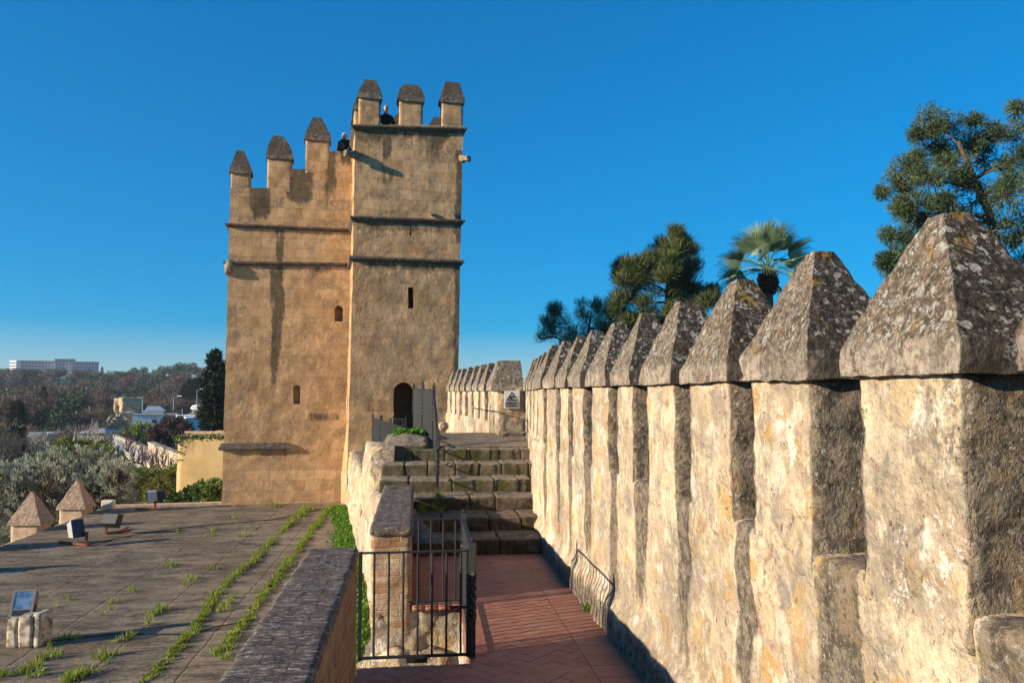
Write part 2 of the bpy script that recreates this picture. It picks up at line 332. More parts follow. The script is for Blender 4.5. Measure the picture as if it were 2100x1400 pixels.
def mat_coping():
    m=NM('coping_brick',.93,.15); p=m.pos
    b=m.n('ShaderNodeTexBrick'); m.set(b.inputs['Vector'],m.map(m.warp(p,6,.02),rot=(0,0,0))); b.inputs['Scale'].default_value=1; b.inputs['Brick Width'].default_value=.29; b.inputs['Row Height'].default_value=.145; b.inputs['Mortar Size'].default_value=.006
    b.inputs['Color1'].default_value=(0,0,0,1); b.inputs['Color2'].default_value=(1,1,1,1); r=m.sep(b.outputs['Color'])[0]
    n2=m.noise(p,16,6,.7); n3=m.noise(m.map(p,(.7,2.2,1)),26,5,.72)
    c=m.mix(r,(.115,.085,.068),(.165,.125,.10)); c=m.mix(m.ss(n2,.42,.66),c,(.075,.06,.05))
    c=m.mix(m.math('MULTIPLY',m.ss(n3,.53,.59),.8),c,(.42,.39,.35)); c=m.mix(m.math('MULTIPLY',m.ss(m.noise(m.map(p,loc=(4,4,0)),11,4,.7),.58,.68),.5),c,(.26,.18,.12))
    c=m.mix(m.math('MULTIPLY',b.outputs['Fac'],.6),c,(.055,.045,.038)); m.col(c)
    h=m.math('ADD',n2,m.math('MULTIPLY',n3,.6)); h=m.math('SUBTRACT',h,m.math('MULTIPLY',b.outputs['Fac'],.5)); return m.bump(h,.9,.02)
def mat_brick(name,axis,dark=1.):
    m=NM(name,.93,.12); p=m.pos; x=m.sep(p); cv=m.n('ShaderNodeCombineXYZ'); m.l(x[axis],cv.inputs[0]); m.l(x[2],cv.inputs[1])
    b=m.n('ShaderNodeTexBrick'); m.set(b.inputs['Vector'],m.warp(cv.outputs[0],7,.035)); b.inputs['Scale'].default_value=1; b.inputs['Brick Width'].default_value=.27; b.inputs['Row Height'].default_value=.062; b.inputs['Mortar Size'].default_value=.009; b.inputs['Mortar Smooth'].default_value=.6
    b.inputs['Color1'].default_value=(0,0,0,1); b.inputs['Color2'].default_value=(1,1,1,1); r=m.sep(b.outputs['Color'])[0]; n1=m.noise(p,2.5,5,.6); n2=m.noise(p,20,6,.7)
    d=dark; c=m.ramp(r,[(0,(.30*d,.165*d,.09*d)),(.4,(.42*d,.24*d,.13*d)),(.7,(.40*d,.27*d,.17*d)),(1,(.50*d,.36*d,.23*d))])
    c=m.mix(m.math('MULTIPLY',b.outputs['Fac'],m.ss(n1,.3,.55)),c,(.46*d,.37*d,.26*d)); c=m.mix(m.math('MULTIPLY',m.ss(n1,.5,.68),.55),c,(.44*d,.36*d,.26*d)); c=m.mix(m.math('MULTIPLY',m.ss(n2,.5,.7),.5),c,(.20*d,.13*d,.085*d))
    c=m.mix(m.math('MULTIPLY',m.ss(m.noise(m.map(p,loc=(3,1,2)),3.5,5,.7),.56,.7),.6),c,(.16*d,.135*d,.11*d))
    m.col(c); h=m.math('SUBTRACT',m.math('ADD',n2,m.math('MULTIPLY',n1,1.2)),m.math('MULTIPLY',b.outputs['Fac'],.7)); return m.bump(h,.9,.02)
def mat_step():
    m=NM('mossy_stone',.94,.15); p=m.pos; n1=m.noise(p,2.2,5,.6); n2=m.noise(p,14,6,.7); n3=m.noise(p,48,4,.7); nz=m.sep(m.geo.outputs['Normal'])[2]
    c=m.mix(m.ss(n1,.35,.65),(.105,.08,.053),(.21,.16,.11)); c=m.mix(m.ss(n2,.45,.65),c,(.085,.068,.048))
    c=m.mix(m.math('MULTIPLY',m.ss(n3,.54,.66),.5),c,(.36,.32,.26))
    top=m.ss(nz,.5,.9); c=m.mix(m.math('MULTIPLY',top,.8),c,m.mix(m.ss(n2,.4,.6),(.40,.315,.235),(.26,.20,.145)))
    mo=m.math('MULTIPLY',m.ss(m.noise(m.map(p,loc=(2,5,1)),1.9,5,.65),.44,.6),m.math('SUBTRACT',1,m.math('MULTIPLY',top,.7))); c=m.mix(m.math('MULTIPLY',mo,.8),c,(.055,.062,.014))
    c=m.mix(m.math('MULTIPLY',m.ss(m.noise(m.map(p,loc=(7,5,1)),17,4,.7),.66,.72),.6),c,(.38,.37,.31))
    c=m.mix(m.math('MULTIPLY',m.attr('step_shade'),m.ss(n2,.25,.55)),c,m.mix(m.ss(n1,.4,.6),(.026,.02,.013),(.07,.05,.033)))  # shade on the lower steps, mixed into the stone colour as near-black brown
    m.col(c); return m.bump(m.math('ADD',m.math('ADD',n2,m.math('MULTIPLY',n3,.4)),m.math('MULTIPLY',n1,1.5)),.9,.025)
def mat_leaf(name,cols,trans=.25,rough=.55,sc=1.2):
    m=NM(name,rough,.3); oi=m.n('ShaderNodeObjectInfo'); tc=m.n('ShaderNodeTexCoord')
    r=m.geo.outputs['Random Per Island']; n=m.noise(m.pos,sc,3,.6)
    f=m.math('ADD',m.math('MULTIPLY',r,.55),m.math('MULTIPLY',m.ss(n,.3,.7),.45))
    st=[(i/(len(cols)-1),c) for i,c in enumerate(cols)]
    c=m.ramp(f,st); hs=m.n('ShaderNodeHueSaturation'); m.l(c,hs.inputs['Color']); m.l(m.math('ADD',.8,m.math('MULTIPLY',oi.outputs['Random'],.4)),hs.inputs['Value']); m.l(m.math('ADD',.485,m.math('MULTIPLY',oi.outputs['Random'],.03)),hs.inputs['Hue'])
    c=hs.outputs[0]; m.col(c)
    if trans:
        t=m.n('ShaderNodeBsdfTranslucent'); m.l(c,t.inputs[0]); mx=m.n('ShaderNodeMixShader'); mx.inputs[0].default_value=trans; m.l(m.b.outputs[0],mx.inputs[1]); m.l(t.outputs[0],mx.inputs[2]); m.l(mx.outputs[0],m.out.inputs[0])
    return m.m
def mat_yellow():
    m=NM('yellow_plaster',.9,.15); p=m.pos; n=m.noise(p,1.2,5,.6); z=m.sep(p)[2]
    c=m.mix(m.ss(n,.3,.7),(.56,.39,.17),(.67,.49,.235)); st=m.noise(m.map(p,(2.2,2.2,.16)),1.5,4,.6)
    c=m.mix(m.math('MULTIPLY',m.math('MULTIPLY',m.ss(st,.5,.66),m.ss(z,-3.1,-1.9)),.75),c,(.25,.19,.10)); c=m.mix(m.math('MULTIPLY',m.ss(z,-4.2,-4.6),m.ss(n,.35,.5)),c,(.55,.47,.37))
    m.col(c); return m.bump(m.noise(p,9,5,.6),.4,.02)
def mat_ground():
    m=NM('park_soil',.95,.1); p=m.pos; n=m.noise(p,.03,5,.6); n2=m.noise(p,.4,5,.65)
    c=m.mix(m.ss(n,.4,.6),(.045,.05,.022),(.085,.065,.045)); c=m.mix(m.math('MULTIPLY',m.ss(n2,.5,.7),.6),c,(.04,.06,.02)); m.col(c); return m.bump(n2,.5,.2)
def mat_bark(name,a,b):
    m=NM(name,.9,.1); n=m.noise(m.map(m.pos,(6,6,1.2)),2,5,.65); m.col(m.mix(m.ss(n,.35,.65),a,b)); return m.bump(n,.8,.03)
RUB=mat_rubble(); CAP=mat_cap(); CAPT=mat_cap('tower_cap_stone',.55); TOW=mat_tower(); TER=mat_terracotta(); PAV=mat_paving(); COP=mat_coping()
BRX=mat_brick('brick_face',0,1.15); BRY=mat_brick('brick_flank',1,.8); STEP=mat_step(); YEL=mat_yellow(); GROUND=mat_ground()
COURSE=mat_cap('string_course_stone',.62)
PALE=plain('pale_garden_stone',(.56,.40,.27),.9,var=.18,sc=7,spec=.15)
PALEC=plain('pale_cap_stone',(.40,.285,.195),.93,var=.35,sc=16,spec=.1)
IRON=plain('painted_iron',(.021,.023,.025),.6,0.,var=.2,sc=25,spec=.3)
RUST=plain('rusty_steel',(.20,.065,.035),.85,.2,var=.35,sc=30)
GREY=plain('grey_enamel',(.40,.42,.42),.5,0,var=.08,sc=12)
DARKH=plain('dark_housing',(.035,.035,.037),.5,.2)
BRONZE=plain('bronze_housing',(.19,.165,.145),.55,.2,var=.1)
CREAM=plain('cream_plastic',(.62,.58,.47),.5)
CONC=plain('stained_concrete',(.42,.36,.27),.93,var=.6,sc=9,spec=.1)
GROUT=plain('grout',(.23,.105,.072),.95,var=.2)
WHITE=plain('white_render',(.78,.77,.74),.85,var=.06,sc=1)
OFFW=plain('cream_render',(.72,.62,.5),.88,var=.1,sc=1)
WINDK=plain('dark_window',(.035,.04,.05),.25,spec=.5)
SIGNW=plain('sign_panel',(.72,.73,.72),.45)
BLACK=plain('sign_black',(.015,.015,.015),.5)
CLOTH=plain('dark_cloth',(.012,.013,.017),.85,var=.3,sc=20); SKIN=plain('skin',(.52,.30,.21),.55); HAIR=plain('grey_hair',(.55,.53,.50),.7,var=.2,sc=60)
STRAP=plain('strap_cloth',(.06,.07,.08),.8)
CABLE=plain('black_cable',(.015,.015,.015),.6); ORANGE=plain('orange_peel',(.75,.26,.02),.45)
GARG=plain('gargoyle_stone',(.30,.235,.155),.93,var=.45,sc=9,spec=.1)
PIGEON=plain('pigeon_feathers',(.17,.19,.23),.7,var=.4,sc=25)
def mat_glass():
    m=NM('lamp_glass',.08,.6); m.col(m.mix(m.ss(m.noise(m.pos,9,2),.4,.6),(.20,.30,.36),(.42,.5,.55))); m.b.inputs['Metallic'].default_value=.65; return m.m
GLASS=mat_glass(); DGLASS=plain('dark_lamp_glass',(.03,.035,.04),.12,.0,spec=.5)
L_PINE=mat_leaf('pine_needles',[(0.046,0.078,0.033),(0.111,0.156,0.052),(0.247,0.273,0.078)],.2)
L_CASU=mat_leaf('casuarina_needles',[(0.070,0.110,0.060),(0.139,0.208,0.098),(0.236,0.276,0.139)],.2)
L_BIG=mat_leaf('acacia_leaves',[(0.031,0.060,0.029),(0.079,0.114,0.051),(0.179,0.208,0.065)],.25)
L_PALM=mat_leaf('palm_blades',[(0.139,0.198,0.106),(0.255,0.348,0.186),(0.395,0.465,0.255)],.2,.4)
L_OLIVE=mat_leaf('olive_leaves',[(0.157,0.190,0.122),(0.380,0.425,0.312),(0.758,0.804,0.647)],.2)
L_CITRUS=mat_leaf('citrus_leaves',[(0.067,0.106,0.022),(0.185,0.225,0.031),(0.396,0.369,0.053)],.25)
L_IVY=mat_leaf('ivy_leaves',[(0.052,0.101,0.023),(0.101,0.190,0.042),(0.263,0.408,0.087)],.15,.4)
L_DARK=mat_leaf('conifer_needles',[(0.010,0.021,0.012),(0.021,0.039,0.018),(0.046,0.065,0.026)],.12)
L_EVER=mat_leaf('evergreen_leaves',[(0.029,0.052,0.023),(0.063,0.098,0.037),(0.127,0.149,0.052)],.15,sc=.3)
L_PLUM=mat_leaf('plum_twigs',[(0.042,0.025,0.028),(0.077,0.042,0.042),(0.119,0.070,0.063)],.1)
L_BROWN=mat_leaf('autumn_twigs',[(.075,.05,.034),(.15,.095,.06),(.23,.15,.095)],.15,sc=.3)
L_GREYT=mat_leaf('bare_twigs',[(0.078,0.065,0.058),(0.130,0.111,0.098),(0.195,0.169,0.143)],.1,sc=.3)
L_PALE=mat_leaf('pale_bare_branches',[(.25,.22,.19),(.36,.32,.27),(.45,.4,.34)],.05)
L_GRASS=mat_leaf('grass_blades',[(0.132,0.198,0.020),(0.224,0.277,0.034),(0.356,0.356,0.066)],.35,.5,3.)
L_WEED=mat_leaf('weed_leaves',[(.06,.15,.012),(.11,.24,.02),(.17,.30,.035)],.35,.5,3.)
BARK=mat_bark('bark',(.05,.035,.025),(.13,.095,.07)); PBARK=mat_bark('palm_bark',(.13,.085,.055),(.27,.19,.13)); PFIB=mat_bark('palm_fibre',(.07,.035,.02),(.22,.11,.06))
# ---------------------------------------------------------------- levels
ZF=-2.33      # walkway tiles
ZT=-3.72      # roof terrace on the other side of the parapet
ZG=-9.5       # garden
def merlon(parent,fr,u0,u1,v0,v1,zb,zs,zt,step=.05,amp=.02,ov=.045,fas=.13,flat=(.12,.14),shift=(0,0),mats=(None,None),grime=None,rnd=.03,capamp=None,bulge=0.):
    mb=MB(); n0=len(mb.v)
    q=rockbox(mb,(u0,v0,zb-.15),(u1,v1,zs+.02),step,amp,4.2,rnd,fr,oc=5)
    st=[]
    for a in q:
        s=0.
        if grime:
            s=grime(a)
        st.append(s)
    sh=mb.build('merlon',mats[0],parent,True,{'stain':st})
    cb=MB(); cu,cv=(u0+u1)/2,(v0+v1)/2; hu,hv=(u1-u0)/2+ov,(v1-v0)/2+ov; H=zt-zs; tf=fas/H
    nx=max(4,int(2*hu/step)); ny=max(4,int(2*hv/step)); nz=max(6,int(H/step))
    vs,fs=lattice(nx,ny,nz); out=[];sa=[];ca=[];aa=[]; A=capamp if capamp is not None else amp
    for a,b,c in vs:
        k=0. if c<=tf else (c-tf)/(1-tf)
        kk=k-bulge*k*(1-k)*2
        su=hu*(1-kk)+flat[0]*hu*kk; sv=hv*(1-kk)+flat[1]*hv*kk
        p=Vector((cu+shift[0]*kk+(a*2-1)*su, cv+shift[1]*kk+(b*2-1)*sv, zs+c*H))
        w=Vector(fr(*p)); o=Vector(fr(cu+shift[0]*kk,cv+shift[1]*kk,p.z))
        w+=nv(w,1.7,2)*A*.55+nv(w,9,3)*A*.55
        e=max(abs(a*2-1),abs(b*2-1)); e2=min(abs(a*2-1),abs(b*2-1))
        ch=max(0.,mnoise.noise(w*7.)-.12)*(sm(.8,1.,e2)*1.0+sm(.1,0.,c)*.6*(e>.9)+sm(.93,1.,c)*.8)   # chipped arrises
        w=w.lerp(o,min(.5,ch*A*9)) if c>0 else w
        out.append(w); sa.append(1-sm(tf*.85,tf*1.2,c+.25*tf*mnoise.noise(w*6)) if 0<c else 1.)
        ca.append(1. if (a in (0.,1.) and 0<b<1) else (.5 if a in(0.,1.) else 0.)); aa.append(sm(.55,1.,c))
    cb.add(out,fs)
    cb.build('merlon_cap',mats[1],sh,False,{'stain':sa,'crust':ca,'apex':aa})
    return sh
# ---------------------------------------------------------------- crenellated wall beside the walkway
XW=1.91
capL=[(2085,1.93),(1722,None),(1515,None),(1393,None),(1310,None),(1251,None),(1201,None),(1163,None),(1139,None),(1112,None),(1095,None)]
capR=[None,1972,1656,1490,1375,1290,1240,1190,1161,1137,1115]
MER=[]
for i,(l,_) in enumerate(capL):
    y1=onX(l,785,XW-.05).y
    y0=onX(capR[i],785,XW-.05).y if capR[i] else y1-.80
    if MER: y0=max(y0,MER[-1][1]+.16)
    MER.append((y0,y1))
tops=[.72,.716,.745,.742,.716,.738,.73,.735,.725,.735,.73]
wall=thing('battlement_wall','pale rubble wall with pointed lichen-covered merlon caps along the tiled walkway','wall',(2.1,6,ZF),group='crenellated walls of the castle walk')
frY=lambda u,v,z:(v,u,z)
SILL=-.76
gaps=[(MER[i][1],MER[i+1][0]) for i in range(len(MER)-1)]
def gapstain(y,z):
    s=0.
    for g0,g1 in gaps:
        c=(g0+g1)/2; h=(g1-g0)/2+.03
        d=abs(y-c+.07*mnoise.noise(Vector((y*3,z*2.2,4.))))
        s=max(s,1-sm(h*.65,h*1.35,d))
    return s
mb=MB()
def wbase(p,q):
    u,v,z=p
    if v<2.0:   # ragged footing course
        k=1-sm(-2.06,-1.90,z+.09*mnoise.noise(Vector((u*1.9,1.3,2))))
        v-=k*(.06+.03*mnoise.noise(Vector((u*2.6,z*3,7.)))+.015*mnoise.noise(Vector((u*6,z*6,3.))))
    return Vector((u,v,z))
q=rockbox(mb,(-1.2,XW,ZF-.3),(13.15,XW+.5,SILL),.05,.017,2.6,.035,frY,oc=5,post=wbase)
st=[]
for (x,y,z) in mb.v:
    L=1.05+.6*mnoise.noise(Vector((y*.7,3.3,1)))
    s=gapstain(y,z)*(1-sm(.35*L,1.35*L,SILL-z))
    if z>SILL-.03 : s=max(s,.75*gapstain(y,z))
    s=max(s,.75*(1-sm(-2.2,-1.95,z+.1*mnoise.noise(Vector((y*1.7,1.3,2))))))
    st.append(min(1,s))
mb.build('wall_body',RUB,wall,True,{'stain':st})
for i,(y0,y1) in enumerate(MER):
    step=.03 if i<3 else (.04 if i<6 else .055)
    def gr(a,i=i):
        e=.95*(1-sm(.0,.10,min(a[0],1-a[0])) if a[1]<.15 else 1.) if min(a[0],1-a[0])<.1 or a[1]>.15 else 0.
        if a[0]<.02 or a[0]>.98: e=max(e,.62 if i==1 else .8)
        return e*.85
    rg=random.Random(40+i); merlon(wall,frY,y0+.05,y1-.05,XW,XW+.44,SILL,.066,tops[i],step,.017,.05,.125+rg.uniform(-.015,.02),(.13+rg.uniform(-.02,.05),.22+rg.uniform(-.03,.06)),(rg.uniform(-.03,.03),.01+rg.uniform(-.015,.015)),(RUB,CAP),gr,.022,.016)
# far stretch: recess, cross wall with the warning plate, run up to the tower
B0=R(-7.2); fw=thing('battlement_wall','distant rubble wall with narrow capped merlons ending at the stone tower','wall',(1.6,20,-1.3),group='crenellated walls of the castle walk')
P0=at(1019,800,17.3); P0.z=0; P1=at(917,800,25.4); P1.z=0
eu=(P1-P0).normalized(); ev=Vector((eu.y,-eu.x,0)); LF=(P1-P0).length
frF=lambda u,v,z:tuple(P0+eu*u+ev*v+Vector((0,0,z)))
mb=MB(); rockbox(mb,(0.0,0,-1.9),(LF+.4,.42,-.62),.12,.02,2.,.03,frF)
mb.build('wall_body',RUB,fw,True,{'stain':[.15]*len(mb.v)})
lpx=[1000,984,970.5,958.5,946,935,926,917]
us=[]
for x in lpx:
    r=ray(x,800); # meet the far wall line
    # solve (t*r - P0) x eu = 0
    t=(P0.x*eu.y-P0.y*eu.x)/(r.x*eu.y-r.y*eu.x); us.append((r*t-P0).to_2d().length)
prev=0.0
for i,u1 in enumerate(us):
    L=(u1-prev) if i else u1
    merlon(fw,frF,max(.12,u1-.72),u1-.02,0,.42,-.62,.045,.70,.06,.022,.04,.12,(.14,.26),(0,0),(RUB,CAP),lambda a:.9 if (a[0]<.05 or a[0]>.95) else 0.,.03,.015)
    prev=u1
# cross wall carrying the plate
frC=lambda u,v,z:tuple(P0+ev*u-eu*v+Vector((0,0,z)))     # u to the right, v towards the eye
wC=(at(1073,800,17.3)-at(1019,800,17.3)).length
mb=MB(); rockbox(mb,(0.0,-.42,-1.6),(wC+.35,.0,.03),.07,.02,2.4,.03,frC)
mb.build('wall_body',RUB,fw,True,{'stain':[.35 if p[2]<-.55 else .1 for p in mb.v]})
merlon(fw,frC,.0,wC-.03,-.42,.0,-.4,.035,.70,.05,.02,.045,.13,(.74,.2),(.05,0),(RUB,CAP),lambda a:.2,.03,.015)
# recessed return between the cross wall and the near run
Q0=Vector((2.0,13.1,0)); Q1=frC(wC+.05,.05,0); Q1=Vector((Q1[0],Q1[1],0)); e2=(Q1-Q0).normalized(); n2=Vector((e2.y,-e2.x,0)); L2=(Q1-Q0).length
frB=lambda u,v,z:tuple(Q0+e2*u+n2*v+Vector((0,0,z)))
mb=MB(); rockbox(mb,(-.1,0,-2.2),(L2,.45,-.70),.09,.025,2.,.04,frB); mb.build('wall_body',RUB,fw,True,{'stain':[.1]*len(mb.v)})
u=.35
while u<L2-.6:
    merlon(fw,frB,u,u+.72,0,.42,-.72,.05,.69,.06,.022,.045,.13,(.14,.26),(0,0),(RUB,CAP),lambda a:.9 if (a[0]<.05 or a[0]>.95) else 0.,.03,.015); u+=1.02
mb=MB(); rockbox(mb,(0.02,.0,-1.5),(wC+.05,.32,-.83),.06,.03,3,.05,frC); mb.build('footing_stone',STEP,fw,True)
# end pier of the near run beside the steps
mb=MB(); rockbox(mb,(13.16,1.97,-2.35),(13.75,2.5,-.78),.06,.035,2.6,.06,frY); mb.build('end_stone',RUB,wall,True,{'stain':[.1]*len(mb.v)})
# ---------------------------------------------------------------- warning plate
sg=thing('warning_sign','white warning plate with black falling-figure triangle on the cross wall','sign',frC(.5,.03,-.3))
def onC(px,py,off):
    r=ray(px,py); n=-eu; o=P0-eu*off; return r*(o.dot(n)/r.dot(n))
def sgn(px,py,off=.05): return onC(px,py,off)
c4=[sgn(1034.5,801),sgn(1065.5,801),sgn(1065.5,836.5),sgn(1034.5,836.5)]
bk=[p+eu*.02 for p in c4]
mb=MB(); mb.add(c4+bk,[(0,1,2,3),(7,6,5,4),(0,4,5,1),(1,5,6,2),(2,6,7,3),(3,7,4,0)]); mb.build('plate',SIGNW,sg)
def strip(mb,pts,w,off,closed=True):
    N=len(pts)
    for i in range(N if closed else N-1):
        a=sgn(*pts[i],off); b=sgn(*pts[(i+1)%N],off); mb.bar(a,b,w,.006,0,-eu)
mb=MB(); strip(mb,[(1049.8,804.3),(1061,821),(1038.5,821)],.016,.056); mb.build('triangle_border',BLACK,sg)
mb=MB(); strip(mb,[(1037.2,824.2),(1062.6,824.2),(1062.6,833.8),(1037.2,833.8)],.012,.056); mb.build('text_border',BLACK,sg)
mb=MB()
for a,b,w in [((1047.3,814.6),(1052.3,812.6),.030),((1052.3,812.6),(1054.6,811.4),.02),((1052.2,812.6),(1053.6,815),.012),((1050,813.5),(1044.5,813.3),.014),((1048.5,814.2),(1050,816.3),.02),((1050,816.3),(1047.4,817.6),.02),((1047.3,814.6),(1044.2,815.8),.016),((1042.8,819.2),(1047,818.4),.012),((1047,818.4),(1056.5,819.3),.014)]:
    mb.bar(sgn(*a,.058),sgn(*b,.058),w,.006,0,-eu)
mb.ball(sgn(1054.6,811.2,.06),.016,8,6)
mb.build('falling_figure',BLACK,sg)
def text(body,px,py,size,name,parent,width):
    cu=bpy.data.curves.new(name,'FONT'); cu.body=body; cu.size=size; cu.align_x='CENTER'; cu.align_y='CENTER'; cu.extrude=.002; cu.offset=.0012
    to=bpy.data.objects.new('tmp',cu); COL.objects.link(to); bpy.context.view_layer.update()
    me=bpy.data.meshes.new_from_object(to); bpy.data.objects.remove(to)
    w=max(v.co.x for v in me.vertices)-min(v.co.x for v in me.vertices); k=width/w
    c=sgn(px,py,.058); mb=MB(); mb.add([c+ev*(v.co.x*k)+Vector((0,0,v.co.y))-eu*v.co.z for v in me.vertices],[tuple(f.vertices) for f in me.polygons]); mb.build(name,BLACK,parent)
for i,t in enumerate(['PRECAUCIÓN','PELIGRO DE','TROPEZAR']): text(t,1049.9,826.3+i*2.75,.027,'lettering',sg,.215)
# ---------------------------------------------------------------- brick parapet, pier
par=thing('brick_parapet','low brown brick parapet with dark lichen-spotted top beside the terrace','parapet',(-.67,3.5,ZT))
mb=MB(); rockbox(mb,(-.86,-1.2,ZT),(-.475,6.95,-1.36),.06,.012,4,.02); mb.build('brick_wall',BRY,par,True)
mb=MB(); rockbox(mb,(-.875,-1.2,-1.375),(-.463,6.97,-1.294),.03,.010,6,.02); mb.build('coping',COP,par,True)
pier=thing('brick_pier','brick pier with long dark sloping coping between the gate and the steps','pier',(-.25,11,ZT))
mb=MB(); rockbox(mb,(-.465,9.05,ZT),(-.035,13.0,-1.555),.045,.018,5,.03); mb.build('brick_shaft',BRX,pier,True)
mb=MB(); rockbox(mb,(-.487,9.02,-1.57),(-.015,13.2,-1.475),.035,.014,6,.03); mb.build('coping',COP,pier,True)
# ---------------------------------------------------------------- tiled walkway
bm=bmesh.new(); rg=random.Random(4); tone=bm.verts.layers.float.new('tone')
tw,tl=.14,.28; c45=math.sqrt(.5)
def tile(x0,y0,x1,y1,rot,t,z):
    g=.0025; pts=[(x0+g,y0+g),(x1-g,y0+g),(x1-g,y1-g),(x0+g,y1-g)]
    P=[]
    for a,b in pts:
        if rot: a,b=(a-b)*c45,(a+b)*c45
        P.append((a+.7,b+5))
    dz=[rg.uniform(-.002,.002) for _ in range(4)]
    vs=[bm.verts.new((a,b,z+dz[i])) for i,(a,b) in enumerate(P)]
    for v in vs: v[tone]=t
    bm.faces.new(vs)
def clipbox(x0,x1,y0,y1):
    for co,no in (((x0,0,0),(-1,0,0)),((x1,0,0),(1,0,0)),((0,y0,0),(0,-1,0)),((0,y1,0),(0,1,0))):
        g=bm.verts[:]+bm.edges[:]+bm.faces[:]; bmesh.ops.bisect_plane(bm,geom=g,plane_co=co,plane_no=no,clear_outer=True)
for i in range(-60,60):          # herringbone field
    for j in range(-30,30):
        x=i*tw+j*2*tl; y=i*tw
        tile(x,y,x+tl,y+tw,True,rg.random(),ZF)
        tile(x+tl,y-tw,x+tl+tw,y+tw,True,rg.random(),ZF)
clipbox(-.47,1.50,-1.2,11.72)
y=-1.2
while y<11.7:                    # border course along the wall
    tile_y=min(y+.28,11.72)
    vs=[bm.verts.new(p) for p in ((1.507,y+.004,ZF),(1.95,y+.004,ZF),(1.95,tile_y-.004,ZF),(1.507,tile_y-.004,ZF))]
    t=rg.random()
    for v in vs: v[tone]=t
    bm.faces.new(vs); y+=.28
# opening of the stair well
HX0,HX1,HY0,HY1=-.475,.50,7.10,9.02
geom=bm.verts[:]+bm.edges[:]+bm.faces[:]
for co,no in (((HX1,0,0),(1,0,0)),((0,HY0,0),(0,1,0)),((0,HY1,0),(0,1,0))):
    bmesh.ops.bisect_plane(bm,geom=bm.verts[:]+bm.edges[:]+bm.faces[:],plane_co=co,plane_no=no)
kill=[f for f in bm.faces if HX0-.1<f.calc_center_median().x<HX1 and HY0<f.calc_center_median().y<HY1]
kill+=[f for f in bm.faces if f.calc_center_median().x<-.03 and f.calc_center_median().y>HY1 and f not in kill]
bmesh.ops.delete(bm,geom=kill,context='FACES')
me=bpy.data.meshes.new('walkway_tiles'); bm.to_mesh(me); bm.free(); me.materials.append(TER)
wk=bpy.data.objects.new('walkway',me); COL.objects.link(wk); tag(wk,'terracotta herringbone tiled floor of the wall walk','walkway',kind='structure')
mb=MB(); mb.box((-.47,-1.2,ZF-.25),(1.97,HY0-.005,ZF-.004)); mb.box((HX1+.005,HY0-.005,ZF-.25),(1.97,HY1+.005,ZF-.004)); mb.box((-.03,HY1+.16,ZF-.25),(1.97,11.75,ZF-.004))
o=mb.build('walkway_bed',GROUT); tag(o,kind='structure',cat='walkway',label='mortar bed showing in the joints between the terracotta tiles')
# masonry below the walkway seen through the gate
mb=MB(); rockbox(mb,(-.5,9.06,-4.2),(.62,9.5,ZF-.05),.05,.075,3.2,.08)
rockbox(mb,(-.52,8.86,-4.2),(.36,9.2,-2.83),.05,.09,3.6,.1)
rockbox(mb,(HX1,6.9,-4.2),(HX1+.5,9.3,ZF-.05),.05,.05,3,.05)
rockbox(mb,(-.86,6.98,-4.2),(HX1+.2,7.06,ZF-.27),.06,.01,3,.02)
o=mb.build('rubble_foundation',RUB,smooth=True,attrs={'stain':[min(1,max(0,.35+.9*mnoise.noise(Vector(p)*1.9))) for p in mb.v]}); tag(o,'rough rubble foundation under the walkway seen through the gate bars','foundation')
mb=MB()
for k,x in enumerate([-.02+.145*i for i in range(4)]): rockbox(mb,(x,9.03,ZF-.047),(x+.138,9.26,ZF+.005),.05,.004,6,.006)
o=mb.build('edging_brick',TER,smooth=True,attrs={'tone':[.8]*len(mb.v)}); tag(o,'row of red edging bricks at the back of the stair well','edging')
# ---------------------------------------------------------------- steps and landing
stp=thing('stone_steps','worn mossy stone steps climbing from the walkway to the landing','steps',(.9,13,ZF))
SY=[11.75,12.5,13.25,14.0,14.75,15.5,16.3]; rg=random.Random(9)
for k in range(6):
    z1=ZF+.208*(k+1); xl=-.02 if k<3 else (-.60 if k<5 else -.55); xr=2.03 if k<4 else 2.3
    x=xl; mb=MB()
    while x<xr-.05:
        w=rg.choice([.42,.5,.62,.74]); x2=min(xr,x+w); 
        if xr-x2<.2: x2=xr
        dz=rg.uniform(-.008,.006); dy=rg.uniform(-.015,.015)
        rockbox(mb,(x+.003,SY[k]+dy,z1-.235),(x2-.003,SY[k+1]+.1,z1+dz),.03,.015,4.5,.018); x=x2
    mb.build('step',STEP,stp,True,{'step_shade':[(.85 if k<3 else .12)*(1. if p[2]<z1-.03 else (.75 if k<2 else .3)) for p in mb.v]})  # painted shade per vertex: strong on the three lowest steps, faint above
mb=MB()
P=lambda u,v,z:(u,v,z)
n=Vector
def land(p,q):
    x,y,z=p
    if q[2]>.5: z=z+sm(15.6,17.6,y)*.20-(1-sm(.2,.0,0))*0; z-=sm(17.7,18.6,y)*.42
    return Vector((x,y,z))
rockbox(mb,(.28,16.0,-2.2),(2.45,25.5,-1.075),.13,.016,2.2,.02,post=lambda p,q:land(p,q))
o=mb.build('landing',STEP,smooth=True); tag(o,'worn stone landing above the steps before the tower door','landing',kind='structure')
blk=thing('stone_block_wall','mossy stone block with weeds on top left of the stair railing','stone block',(-.1,16.8,-2))
mb=MB(); rockbox(mb,(-.60,15.55,-2.4),(.27,17.6,-.99),.05,.035,3,.07,post=lambda p,q:Vector((p[0],p[1],p[2]+(.17*sm(.0,.6,q[1])*(1-abs(q[0]-.5)*1.1) if q[2]>.5 else 0)))); mb.build('masonry',STEP,blk,True)
